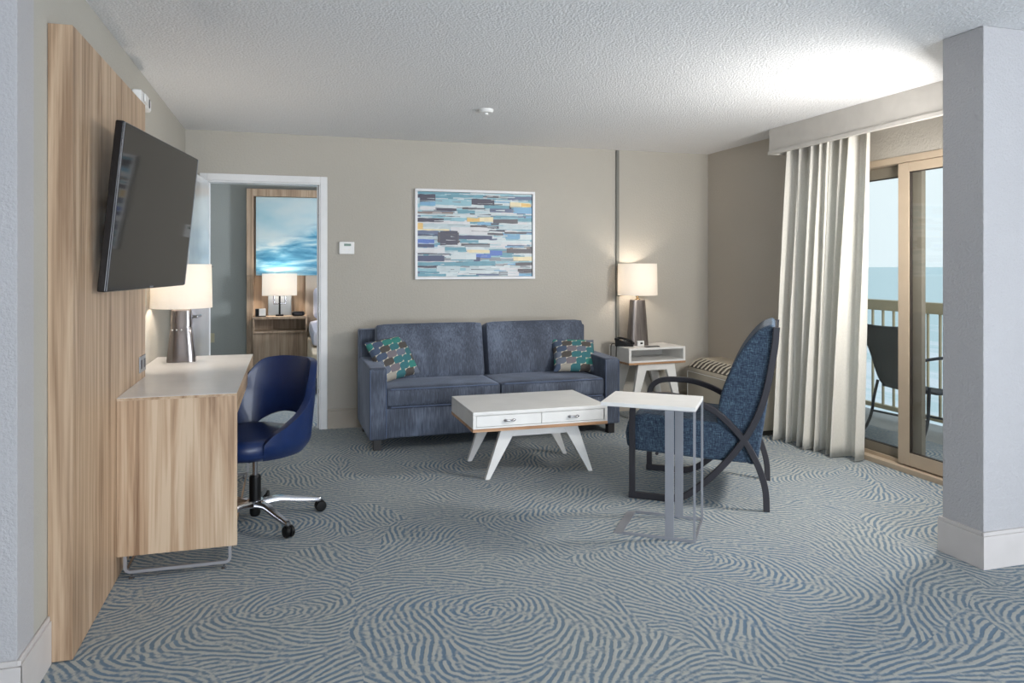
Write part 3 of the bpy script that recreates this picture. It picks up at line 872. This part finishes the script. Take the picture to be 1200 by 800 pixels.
tube(b, smoothpath([(2.87, 6.19, .642), (2.83, 6.225, .640), (2.802, 6.232, .630), (2.798, 6.232, .56), (2.800, 6.23, .44), (2.81, 6.23, .30)], 6), .0042, 8)
cd = BM(); merge(cd, b)
bmesh.ops.transform(cd, matrix=(Matrix.Translation((2.89, 6.15, TH + .001)) @ Matrix.Rotation(R(-24), 4, 'Z') @ Matrix.Scale(.82, 4)).inverted(), verts=cd.verts)
obj('cord', cd, M['black'], ph)
rm = thing('notepad', 'thin dark pad lying on the side table in front of the lamp', 'notepad', (3.09, 6.00, TH + .001), R(8))
obj('cover', mkbox(-.07, .07, -.02, .02, 0, .006, .001), M['gunmetal'], rm); obj('pages', mkbox(-.068, .068, -.018, .018, .0062, .0085), M['plate'], rm)

# ------------------------------------------------------------------ C-shaped laptop table
lt = thing('laptop_table', 'white-topped C-shaped laptop table on grey flat-bar legs beside the armchair', 'table', (1.514, 3.501, 0), -.645)
LW, LD, LH = .473, .35, .66
obj('tabletop', mkbox(0, LW, 0, LD, LH - .020, LH, .002), M['white'], lt)
x0 = .067
b = BM()
box(b, x0, x0 + .045, 0, LD, .0, .006, .001)
obj('base_bar', b, M['steel'], lt)
for y in (0, 1):
    yy = 0 if y == 0 else LD - .008
    b = BM(); box(b, x0 + .045, LW, yy, yy + .008, 0, .014, .001)
    box(b, LW - .012, LW, yy, yy + .008, .014, LH - .0205, .001)
    obj('corner_leg', b, M['steel'], lt)
    b = BM(); box(b, .325, .368, yy - .001, yy + .009, .0142, LH - .0205, .001)
    obj('flat_leg', b, M['steel'], lt)
obj('base_bar', mkbox(LW - .012, LW, .0085, LD - .0085, 0, .006, .001), M['steel'], lt)
obj('top_plate', mkbox(.20, LW, .0, LD, LH - .024, LH - .0204, .0005), M['steel'], lt)

# ------------------------------------------------------------------ armchair (local: x = forward, y = towards the near side is 0 .. far side is -.66)
ayaw = R(144)
ac = thing('armchair', 'blue woven high-back armchair with crossing dark metal arms and legs', 'armchair', (2.501, 3.514, 0), ayaw)
# local +y is (−sin144, cos144) = (−.588,−.809): the far side is at y = -.66
run = smoothpath([(.752, .012), (.60, .012), (.49, .012), (.44, .030), (.39, .066), (.257, .205), (.114, .385), (.015, .60), (-.046, .86), (-.060, 1.02)], 6) if False else None
def P3(pts, y): return [(a, y, z) for a, z in pts]
runner = [(.757, .019), (.62, .019), (.52, .019), (.46, .032), (.39, .075), (.257, .200), (.114, .385), (.015, .597), (-.040, .86), (-.056, 1.015)]
arm_ = [(.738, .03), (.738, .25), (.738, .46), (.730, .535), (.695, .580), (.628, .604), (.49, .605), (.387, .584), (.28, .539), (.2, .475), (.114, .38), (.044, .254), (.004, .126), (-.004, .001)]
for k, y in enumerate((-.014, -.646)):
    b = BM()
    sweep(b, smoothpath(P3(runner, y), 5), rect(.028, .036, .004), (0, 1, 0))
    sweep(b, smoothpath(P3(arm_, y - (.0005 if k else -.0005)), 5), rect(.0275, .034, .004), (0, 1, 0))
    obj('side_frame', b, M['gunmetal'], ac)
b = BM()
prism(b, smooth2 := [(.745, .272), (.775, .30), (.785, .37), (.77, .435), (.73, .478), (.66, .492), (.45, .478), (.255, .465), (.16, .40), (.11, .30), (.09, .248), (.30, .252)], 'y', -.628, -.032, .02, 3)
obj('seat', b, M['weave'], ac, angle=50)
b = BM()
bp = [(p.x, p.z) for p in smoothpath(P3([(.27, .468), (.255, .56), (.228, .671), (.157, .836), (.085, .945), (.025, 1.005), (-.03, 1.028)], 0), 3)]
bk = [(p.x, p.z) for p in smoothpath(P3([(-.052, 1.02), (-.045, .90), (-.022, .70), (.005, .50), (.045, .245)], 0), 3)]
prism(b, bp + bk + [(.10, .243), (.118, .30), (.168, .404)], 'y', -.628, -.032, .02, 3)
obj('backrest', b, M['weave'], ac, angle=50)
b = BM()
tube(b, [(.60, -.62, .262), (.60, -.04, .262)], .010, 8)
obj('cross_bar', b, M['gunmetal'], ac); b = BM(); sweep(b, [(-.05, -.632, 1.0), (-.05, -.028, 1.0)], rect(.02, .02), (1, 0, 0))
obj('cross_bar', b, M['gunmetal'], ac)

# ------------------------------------------------------------------ desk chair (local +x forward)
dc = thing('desk_chair', 'blue leather swivel chair with a cut-out back, tucked at the desk', 'office chair', (-.178, 4.17, 0), R(-136))
def rim(phi):
    a = abs(phi)
    K = [(0, .838), (25, .835), (42, .815), (57, .735), (70, .650), (85, .585), (100, .535), (115, .50), (126, .45)]
    for (a0, z0), (a1, z1) in zip(K, K[1:]):
        if a <= a1:
            k = K.index((a0, z0)); t = (a - a0) / (a1 - a0)
            m0 = (z1 - K[max(k - 1, 0)][1]) / (a1 - K[max(k - 1, 0)][0]) * (0 if k == 0 else 1)
            k2 = min(k + 2, len(K) - 1); m1 = (K[k2][1] - z0) / (K[k2][0] - a0); d = a1 - a0
            return (2 * t ** 3 - 3 * t * t + 1) * z0 + (t ** 3 - 2 * t * t + t) * d * m0 + (3 * t * t - 2 * t ** 3) * z1 + (t ** 3 - t * t) * d * m1
    return K[-1][1]
def shell_bottom(phi):
    a = abs(phi)
    if a < 42: return .375 
    return .375 - .0 * a
def hole(phi): # top of the arched cut-out
    a = abs(phi)
    return .535 - .075 * (a / 45) ** 2 if a < 45 else 0
b = BM(); nu, nv = 72, 16
def shellpt(phi, z):
    a = R(phi)
    hz = max(0, z - .44)
    rx = .262 + .17 * hz * max(0, math.cos(a)) ** 1.5    # recline of the back
    ry = .285 + .02 * min(1, hz / .2)
    low = max(0, (.44 - z) / .07)
    k = 1 - .16 * low ** 1.5
    e = .86
    x = -math.copysign(abs(math.cos(a)) ** e, math.cos(a)) * rx * k; y = math.copysign(abs(math.sin(a)) ** e, math.sin(a)) * ry * k
    return Vector((x, y, z))
rowsv = {}
PH = 124
for i in range(nu + 1):
    phi = -PH + 2 * PH * i / nu
    zt, zb = rim(phi), .372
    if abs(phi) < 45:
        h = hole(phi); lo = .440
        zs = [zb + (lo - zb) * j / 4 for j in range(5)] + [h + (zt - h) * j / (nv - 4) for j in range(1 - 1, nv - 4 + 1)]
    else:
        lo = .455 + .0 * phi
        zs = [zb + (min(lo, zt - .02) - zb) * j / 4 for j in range(5)] + [min(lo, zt - .02) + .001 + (zt - min(lo, zt - .02) - .001) * j / (nv - 4) for j in range(nv - 4 + 1)]
    rowsv[i] = [b.verts.new(shellpt(phi, z)) for z in zs]
nz = len(rowsv[0])
for i in range(nu):
    pa, pb = -PH + 2 * PH * i / nu, -PH + 2 * PH * (i + 1) / nu
    for j in range(nz - 1):
        if j == 4 and max(abs(pa), abs(pb)) <= 45.5: continue     # the cut-out
        b.faces.new((rowsv[i][j], rowsv[i + 1][j], rowsv[i + 1][j + 1], rowsv[i][j + 1]))
sh = obj('shell', b, M['leather'], dc, angle=80)
m = sh.modifiers.new('t', 'SOLIDIFY'); m.thickness = .036; m.offset = -1
m = sh.modifiers.new('bv', 'BEVEL'); m.width = .011; m.segments = 3; m.limit_method = 'ANGLE'; m.angle_limit = R(50)
b = BM(); rings = []
prof = [(.60, .368), (.90, .375), (1.0, .40), (1.0, .44), (.96, .468), (.85, .480), (.4, .478), (.0, .474)]
def seatpt(a, s, z):
    x = math.cos(a); y = math.sin(a)
    X = math.copysign(abs(x) ** .75, x) * (.285 if x > 0 else .232); Y = math.copysign(abs(y) ** .75, y) * .245
    return (X * s, Y * s, z)
for s, z in prof[:-1]: rings.append([b.verts.new(seatpt(2 * PI * k / 48, s, z)) for k in range(48)])
for A, B_ in zip(rings, rings[1:]):
    for k in range(48): b.faces.new((A[k], A[(k + 1) % 48], B_[(k + 1) % 48], B_[k]))
b.faces.new(rings[0][::-1]); b.faces.new(rings[-1])
obj('seat', b, M['leather'], dc, angle=60)
b = BM(); box(b, -.09, .10, -.07, .07, .335, .3675, .006)
obj('tilt_mechanism', b, M['black'], dc)
b = BM(); lathe(b, [(.014, .22), (.014, .335)], 16)
obj('gas_piston', b, M['chrome'], dc)
b = BM(); lathe(b, [(.022, .03), (.028, .045), (.028, .075)], 20); lathe(b, [(.030, .115), (.030, .235), (.024, .245)], 20)
obj('column_cover', b, M['black'], dc)
b = BM(); tube(b, smoothpath([(.02, -.07, .345), (.03, -.14, .34), (.03, -.19, .335)], 3), .005, 8)
obj('height_lever', b, M['black'], dc)
b = BM(); lathe(b, [(.030, .076), (.042, .080), (.042, .114), (.030, .1149)], 24)
hub = obj('hub', b, M['chrome'], dc)
for k in range(5):
    a = R(11.5 - 72 * k + 136)
    Mr = Matrix.Rotation(a, 4, 'Z')
    b = BM()
    pts = [(.03, .096), (.12, .104), (.22, .086), (.325, .070), (.345, .067)]
    P = smoothpath([(x, 0, z) for x, z in pts], 4); rr = []
    for i, p in enumerate(P):
        u = i / (len(P) - 1); hw = .024 - .012 * u; ht = .016 - .007 * u
        rr.append([b.verts.new((p.x, p.y + s * hw * c1, p.z + q * ht)) for s, c1, q in ((-1, 1, -1), (1, 1, -1), (1, 1, .2), (.6, 1, 1), (-.6, 1, 1), (-1, 1, .2))])
    for A, B_ in zip(rr, rr[1:]):
        for j in range(6): b.faces.new((A[j], A[(j + 1) % 6], B_[(j + 1) % 6], B_[j]))
    b.faces.new(rr[0][::-1]); b.faces.new(rr[-1])
    bmesh.ops.transform(b, matrix=Mr, verts=b.verts)
    leg = obj('leg', b, M['chrome'], dc)
    st_ = BM(); lathe(st_, [(.007, .045), (.007, .062)], 10, (.335, 0, 0)); bmesh.ops.transform(st_, matrix=Mr, verts=st_.verts)
    obj('caster_stem', st_, M['chrome'], leg)
    c_ = BM()
    for s in (-1, 1):
        q = BM(); lathe(q, [(.010, -.010), (.025, -.010), (.030, -.005), (.030, .004), (.025, .010), (.008, .011)], 22)
        bmesh.ops.transform(q, matrix=Mr @ Matrix.Translation((.345, s * .013, .0302)) @ Matrix.Rotation(s * -PI / 2, 4, 'X'), verts=q.verts); merge(c_, q)
    q = BM(); prism(q, [(.322, .030), (.328, .052), (.345, .058), (.362, .052), (.366, .034), (.345, .03)], 'y', -.004, .004); bmesh.ops.transform(q, matrix=Mr, verts=q.verts); merge(c_, q)
    obj('caster', c_, M['black'], leg)

# ------------------------------------------------------------------ air conditioner under the window wall
pt = thing('air_conditioner', 'almond packaged air conditioner with a slotted top grille, low on the right-hand wall', 'air conditioner', (XR - .001, 6.105, 0))
PL = 1.02
prof = [(0, .04), (-.365, .04), (-.365, .395), (-.350, .43), (-.30, .470), (-.235, .492), (-.20, .500), (0, .500)]
b = BM(); prism(b, prof, 'y', -PL, 0, .004)
bd = obj('cabinet', b, M['ptac'], pt)
b = BM(); box(b, -.369, -.3655, -PL + .01, -.01, .385, .390, .001); box(b, -.369, -.3655, -PL + .01, -.01, .11, .115, .001)
box(b, -.369, -.3655, -.012, -.006, .05, .385, .001)
obj('trim_line', b, M['plastic_w'], bd)
# grille along the curved shoulder: dark surface strip painted as the slots' shade, light ribs over it
slot = [(-.355, .430), (-.302, .473), (-.237, .4945)]
b = BM(); prism(b, [(x, z) for x, z in slot] + [(x + .012, z - .014) for x, z in slot[::-1]], 'y', -PL + .03, -.03)
gr = obj('grille', b, M['ptac_dark'], bd)
y = -.030
while y > -PL + .03:
    b = BM(); sweep(b, [Vector((x - .001, y, z + .003)) for x, z in slot], rect(.014, .010), (0, 1, 0))
    obj('grille_rib', b, M['ptac'], gr)
    y -= .066
obj('foot_rail', mkbox(-.33, -.02, -PL + .02, -.02, 0, .0395), M['ptac_dark'], pt)

# ------------------------------------------------------------------ wall things
pic = thing('framed_art', 'white-framed abstract painting of horizontal blue and grey brush strokes above the sofa', 'picture', (1.56, YB - .001, 1.6225))
PW, PHh = 1.078, .777
b = BM(); fw = .022
box(b, -PW / 2, PW / 2, -.035, 0, PHh / 2 - fw, PHh / 2, .002); box(b, -PW / 2, PW / 2, -.035, 0, -PHh / 2, -PHh / 2 + fw, .002)
box(b, -PW / 2, -PW / 2 + fw, -.035, 0, -PHh / 2 + fw, PHh / 2 - fw, .002); box(b, PW / 2 - fw, PW / 2, -.035, 0, -PHh / 2 + fw, PHh / 2 - fw, .002)
obj('frame', b, plain('silver_white_frame', (224, 224, 226), .35), pic)
def art_mesh(name, parent):
    W_, H_ = PW - 2 * fw - .004, PHh - 2 * fw - .004
    b = BM(); lay = b.loops.layers.float_color.new('paint')
    rnd = random.Random(11)
    def stroke(x0, x1, y0, y1, c, lv, rag=.006):
        x0, x1 = max(0, x0), min(1, x1); y0, y1 = max(0, y0), min(1, y1)
        n = max(2, int((x1 - x0) * 26)); y = -.012 - lv * .00002
        up = []; dn = []
        j0, j1 = rnd.uniform(-.006, .006), rnd.uniform(-.006, .006)
        for i in range(n + 1):
            t = i / n; x = x0 + (x1 - x0) * t
            a = y0 + rnd.uniform(-rag, rag) * .5 + j0 * t; bb = y1 + rnd.uniform(-rag, rag) * .5 + j1 * t
            up.append(b.verts.new(((min(1, max(0, x)) - .5) * W_, y, (.5 - min(1, max(0, a))) * H_)))
            dn.append(b.verts.new(((min(1, max(0, x)) - .5) * W_, y, (.5 - min(1, max(0, bb))) * H_)))
        for i in range(n):
            f = b.faces.new((up[i], up[i + 1], dn[i + 1], dn[i])); k = 1 + rnd.uniform(-.05, .05)
            for l in f.loops: l[lay] = (c[0] * k, c[1] * k, c[2] * k, 1)
    C = {k: srgb(v)[:3] for k, v in dict(pale=(188, 202, 206), ice=(206, 216, 218), white=(214, 214, 216), teal=(104, 154, 170), aqua=(144, 186, 198), navy=(72, 78, 108), ink=(70, 68, 84), char=(88, 86, 92), grey=(140, 146, 152), blue=(86, 118, 190), sky=(120, 168, 200), gold=(222, 186, 116), cream=(228, 214, 176), brown=(138, 122, 116), slate=(98, 110, 138)).items()}
    box(b, -W_ / 2, W_ / 2, -.0118, -.006, -H_ / 2, H_ / 2)
    for f in b.faces:
        for l in f.loops: l[lay] = (*C['pale'], 1)
    y = 0.0; lv = 1
    pal = ['pale'] * 5 + ['ice'] * 5 + ['aqua'] * 4 + ['teal'] * 3 + ['white'] * 3 + ['grey', 'sky', 'slate', 'ink']
    while y < 1:
        h = rnd.uniform(.018, .045); x = -rnd.uniform(0, .2)
        while x < 1:
            w_ = rnd.uniform(.10, .38); stroke(x, x + w_, y, y + h + .012, C[rnd.choice(pal)], lv); x += w_ * .9; lv += 1
        y += h
    for _ in range(150):
        x = rnd.uniform(-.05, .95); yy = rnd.uniform(0, .98); w_ = rnd.uniform(.05, .25); h = rnd.uniform(.005, .022)
        stroke(x, x + w_, yy, yy + h, C[rnd.choice(pal + ['char', 'grey', 'teal', 'ice', 'white'])], lv); lv += 1
    # strokes placed after the photo (fractions of the canvas, y down)
    S = [(.02, .15, .03, .12, 'ink'), (.02, .15, .12, .16, 'sky'), (.15, .46, .08, .15, 'aqua'), (.46, .66, .07, .14, 'ink'), (.28, .56, .02, .06, 'teal'), (.58, .78, .03, .055, 'char'), (.78, 1, .03, .07, 'slate'), (.80, .98, .10, .16, 'cream'), (.90, .99, .11, .15, 'gold'), (.83, 1, .16, .235, 'sky'), (.62, .83, .18, .225, 'slate'), (.02, .15, .17, .215, 'white'), (.16, .33, .19, .22, 'ink'), (.38, .58, .175, .20, 'char'), (.34, .49, .21, .25, 'teal'), (.49, .61, .21, .27, 'pale'), (.0, .30, .235, .26, 'brown'), (.0, .22, .31, .355, 'ink'), (.23, .40, .31, .34, 'aqua'), (.42, .55, .29, .345, 'gold'), (.53, .65, .29, .34, 'cream'), (.65, .87, .31, .355, 'char'), (.51, .64, .35, .38, 'sky'), (.0, .045, .37, .44, 'gold'), (.0, .27, .44, .46, 'cream'), (.45, .66, .385, .42, 'char'), (.63, .70, .36, .42, 'ink'), (.70, 1, .37, .43, 'pale'), (.28, .60, .41, .49, 'white'), (.0, .18, .455, .50, 'slate'), (.0, .2, .50, .52, 'navy'), (.17, .35, .475, .60, 'char'), (.19, .34, .46, .63, 'ink'), (.35, .64, .51, .555, 'navy'), (.60, .74, .475, .50, 'char'), (.75, .95, .46, .485, 'char'), (.76, .89, .50, .545, 'sky'), (.89, 1, .49, .555, 'ice'), (.0, .14, .56, .615, 'blue'), (.0, .14, .615, .655, 'navy'), (.36, .52, .565, .60, 'teal'), (.52, .98, .565, .60, 'ice'), (.37, .62, .61, .635, 'char'), (.40, .62, .625, .645, 'grey'), (.0, .23, .665, .72, 'white'), (.23, .41, .65, .705, 'teal'), (.42, .62, .68, .72, 'cream'), (.77, 1, .66, .72, 'char'), (.80, .98, .65, .67, 'brown'), (.62, .73, .69, .75, 'blue'), (.50, .63, .73, .775, 'blue'), (.48, .535, .775, .825, 'navy'), (.0, .28, .725, .74, 'ink'), (.0, .225, .75, .82, 'navy'), (.83, 1, .76, .81, 'cream'), (.28, .50, .74, .80, 'ice'), (.35, .67, .82, .875, 'teal'), (.0, .35, .83, .87, 'teal'), (.0, .17, .875, .895, 'ink'), (.85, 1, .835, .87, 'char'), (.87, 1, .91, .945, 'char'), (.35, .7, .93, .96, 'ice'), (.0, .24, .965, .995, 'teal'), (.16, .36, .875, .94, 'pale'), (.5, .7, .97, .99, 'slate'), (.78, .88, .94, 1., 'white'), (.70, .78, .94, .99, 'grey')]
    for s in S: stroke(s[0], s[1], s[2], s[3], C[s[4]], lv); lv += 1
    for _ in range(90):
        x = rnd.uniform(0, .95); yy = rnd.uniform(0, .98); w_ = rnd.uniform(.03, .16); h = rnd.uniform(.003, .008)
        stroke(x, x + w_, yy, yy + h, C[rnd.choice(['ice', 'white', 'aqua', 'grey', 'pale', 'char'])], lv, .003); lv += 1
    s = N('brush_stroke_paint'); at = s.n('ShaderNodeAttribute', attribute_name='paint')
    nz_ = s.noise(s.coord(scale=(14, 1, 260)), 1.0, 3, .6)
    c = s.mix(0.4, at.outputs[0], s.ramp(nz_, [(.25, (.3, .3, .3, 1)), (.75, (.72, .72, .72, 1))]), 'OVERLAY')
    return obj(name, b, s.pbr(c, .45), parent, smooth=False)
art_mesh('canvas', pic)
b = BM(); box(b, -PW / 2 + fw + .001, PW / 2 - fw - .001, -.0058, -.0012, -PHh / 2 + fw + .001, PHh / 2 - fw - .001)
obj('backing', b, M['card'], pic)

th = thing('thermostat', 'small white wall thermostat between the doorway and the sofa', 'thermostat', (.452, YB - .001, 1.499))
tb = obj('housing', mkbox(-.062, .062, -.026, 0, -.052, .052, .006), M['plastic_w'], th)
obj('display', mkbox(-.022, .034, -.0285, -.026, .016, .036, .0005), M['lcd'], tb)
for x in (-.02, .02): obj('button', mkbox(x - .008, x + .008, -.0285, -.0261, -.02, -.012, .0005), M['card'], tb)
sd = thing('smoke_detector', 'small round white detector on the ceiling', 'detector', (1.29, 4.95, H))
b = BM(); lathe(b, [(.020, -.0005), (.050, -.0005), (.052, -.010), (.044, -.022), (.030, -.026)], 28); obj('base', b, M['plastic_w'], sd)
b = BM(); lathe(b, [(.013, -.0262), (.015, -.034), (.010, -.038)], 16); obj('sensor', b, M['plastic_w'], sd)
# low outlet on the back wall to the right of the sofa
ou = thing('wall_outlet', 'ivory wall outlet low on the back wall between sofa and side table', 'outlet', (2.74, YB - .001, .33))
obj('plate', mkbox(-.036, .036, -.006, 0, -.058, .058, .002), M['ivory'], ou)
for z in (-.024, .024): obj('socket', mkbox(-.014, .014, -.0085, -.0061, z - .014, z + .014, .002), M['card'], ou)

# ------------------------------------------------------------------ bedroom seen through the doorway
HB = 10.298
hb = thing('headboard_panel', 'oak laminate headboard panel with a raised border on the far bedroom wall', 'wall panel', (-.54, HB, 0.003))
b = BM(); box(b, 0, .085, -.12, 0, 0, 2.345, .002); box(b, .085, 2.4, -.12, 0, 2.25, 2.345, .002)
obj('border', b, M['wood_bed'], hb)
obj('backboard', mkbox(.085, .73, -.03, 0, 0, 2.25), M['wood_bed'], hb)
b = BM(); box(b, .735, 2.4, -.06, 0, .2, 2.249, .006)
obj('padded_panel', b, plain('taupe_upholstery', (196, 182, 166), .8), hb)
wv = thing('wave_picture', 'large blue ocean wave print above the bedroom nightstand', 'picture', (.05, HB - .062, 1.735))
obj('print', mkbox(-.475, .475, -.022, 0, -.512, .512, .001), M['wave'], wv)
ns = thing('nightstand', 'oak laminate nightstand with an open shelf, below the wave picture', 'nightstand', (-.453, HB - .032, .0))
b = BM(); NW, ND = .665, .30
box(b, 0, NW, -ND, 0, .668, .70, .002); box(b, 0, NW, -ND, 0, .49, .515, .002); box(b, 0, .018, -ND, 0, .515, .668, .001); box(b, NW - .022, NW, -ND, 0, .515, .668, .001)
obj('shelf_box', b, M['wood_bed'], ns)
obj('pedestal', mkbox(.0, NW, -ND + .03, 0, .0, .489, .002), M['wood_bed'], ns)
NZ = .701
bl = thing('bedside_lamp', 'lit lamp with a wide rectangular shade on the bedroom nightstand', 'lamp', (-.13, HB - .20, NZ))
b = BM(); box(b, -.145, .145, .10, .115, 0, .30, .002)
obj('mirror_plate', b, plain('pale_mirror_metal', (150, 156, 160), .35, .5), bl)
b = BM(); box(b, -.05, .05, -.04, .04, 0, .02, .003); box(b, -.012, .012, -.012, .012, .02, .26, .002)
obj('stem', b, M['black'], bl)
b = BM()
for x in (-.07, .07): box(b, x - .008, x + .008, -.008, .008, .16, .28, .002)
box(b, -.078, .078, -.008, .008, .15, .165, .002)
obj('bracket', b, M['chrome'], bl)
def rshade(w, d, z0, z1, th=.004):
    b = BM()
    box(b, -w / 2, w / 2, -d / 2, -d / 2 + th, z0, z1); box(b, -w / 2, w / 2, d / 2 - th, d / 2, z0, z1)
    box(b, -w / 2, -w / 2 + th, -d / 2 + th, d / 2 - th, z0, z1); box(b, w / 2 - th, w / 2, -d / 2 + th, d / 2 - th, z0, z1)
    return b
obj('lamp_shade', rshade(.43, .19, .265, .545), M['shade'], bl, smooth=False)
b = BM(); bmesh.ops.create_uvsphere(b, u_segments=12, v_segments=8, radius=.025, matrix=Matrix.Translation((0, 0, .38))); obj('bulb', b, M['bulb'], bl)
point('bedside_lamp_light', (-.13, HB - .20, NZ + .40), 16, WARM, .05)
tc = thing('tent_card', 'white folded card in a black stand on the bedroom nightstand', 'card', (-.37, HB - .26, NZ))
b = BM(); box(b, -.055, .075, -.045, .045, 0, .012, .002); box(b, -.055, -.01, -.04, .04, .012, .10, .004)
obj('stand', b, M['black'], tc)
b = BM(); prism(b, [(-.040, .0125), (.040, .0125), (.014, .10), (-.014, .10)], 'x', -.008, .070)
obj('card', b, M['card'], tc, smooth=False)
rd = thing('clock_radio', 'black rounded clock radio beside the bedroom lamp', 'clock', (.10, HB - .26, NZ))
b = BM(); cushion(b, .16, .08, .058, .025, 0, (0, 0, .03)); obj('case', b, M['black'], rd)
obj('display', mkbox(-.05, .05, -.0425, -.0395, .018, .042), M['gunmetal'], rd)
bo = thing('wall_outlet', 'ivory wall outlet on the blue-grey bedroom wall', 'outlet', (-.975, HB, .42))
obj('plate', mkbox(-.04, .04, -.006, 0, -.06, .06, .002), M['ivory'], bo)
bed = thing('bed', 'made bed with white linen on a cream base in the bedroom', 'bed', (.215, 8.05, 0))
obj('base', mkbox(0, 2.0, 0.0, 2.15, .17, .43, .02, seg=3), M['bedbase'], bed)
obj('plinth', mkbox(.05, 1.95, .06, 2.1, .0, .169), M['black'], bed)
b = BM(); cushion(b, 1.96, 1.62, .21, .07, .01, (1.0, 1.35, .535)); obj('mattress', b, M['linen'], bed)
for x in (.45, 1.4):
    p_ = thing('bed_pillow', 'plump white pillow standing against the bedroom headboard, ' + ('nearest the nightstand' if x < 1 else 'farther from the nightstand'), 'pillow', (.215 + x, 10.10, .645), (R(-8), 0, 0))
    b = BM(); cushion(b, .78, .16, .42, .075, .0, (0, -.06, .21), pinch=.04, pf=.05, nz=12); obj('pillowcase', b, M['linen'], p_, angle=80)

# ------------------------------------------------------------------ lights
area('rear_window_daylight', ((WX0 + WX1) / 2, FY0 + .01, (WZ0 + WZ1) / 2), (R(90), 0, 0), WX1 - WX0, WZ1 - WZ0, 120, (.82, .90, 1.0))
point('corner_ceiling_fill', (3.40, 3.05, 1.50), 7, (1.0, .95, .88), .16)  # added point by the hidden strobe, brightens the ceiling; no lamp stands here
area('corner_flash', (3.42, 3.0, 1.75), (R(76), 0, R(32)), .35, .35, 46, (1.0, .97, .93))
area('ceiling_fill_light', (1.9, -2.2, .55), (R(135), 0, 0), 3.0, 1.0, 150, (.88, .93, 1.0))  # added upward fill behind the camera to lift the ceiling
area('bedroom_side_light', (2.9, 8.2, 1.5), (R(90), 0, R(90)), .6, .6, 95, (.85, .92, 1.0))  # added light from the right, sized for a crisp headboard shadow

w = bpy.data.worlds.new('sky'); SC.world = w; w.use_nodes = True
nt = w.node_tree; nt.nodes.clear()
o_ = nt.nodes.new('ShaderNodeOutputWorld'); bg = nt.nodes.new('ShaderNodeBackground')
tc_ = nt.nodes.new('ShaderNodeTexCoord'); sx = nt.nodes.new('ShaderNodeSeparateXYZ'); rp = nt.nodes.new('ShaderNodeValToRGB')
nt.links.new(tc_.outputs['Generated'], sx.inputs[0]); nt.links.new(sx.outputs[2], rp.inputs[0])
cr = rp.color_ramp; cr.elements[0].position = 0.0; cr.elements[0].color = srgb(204, 217, 222); cr.elements[1].position = .6; cr.elements[1].color = srgb(190, 208, 224)
e = cr.elements.new(.12); e.color = srgb(208, 220, 224)
nt.links.new(rp.outputs[0], bg.inputs[0]); bg.inputs[1].default_value = 1.45
nt.links.new(bg.outputs[0], o_.inputs[0])

# ------------------------------------------------------------------ camera
cam = bpy.data.cameras.new('camera'); co = bpy.data.objects.new('camera', cam); link(co)
co.location = (0, 0, 1.353); co.rotation_euler = (PI / 2, 0, -math.atan(260 / 872))
cam.sensor_width = 36; cam.lens = 872 / 1200 * 36; cam.shift_y = -(400 - 311) / 1200
cam.clip_start = .05; cam.clip_end = 20000
SC.camera = co
SC.view_settings.view_transform = 'Standard'; SC.view_settings.look = 'None'
SC.view_settings.exposure = 0.0; SC.view_settings.gamma = 1.0; SC.view_settings.use_curve_mapping = False
SC.cycles.max_bounces = 10; SC.cycles.diffuse_bounces = 5; SC.cycles.transparent_max_bounces = 16
SC.cycles.sample_clamp_indirect = 6
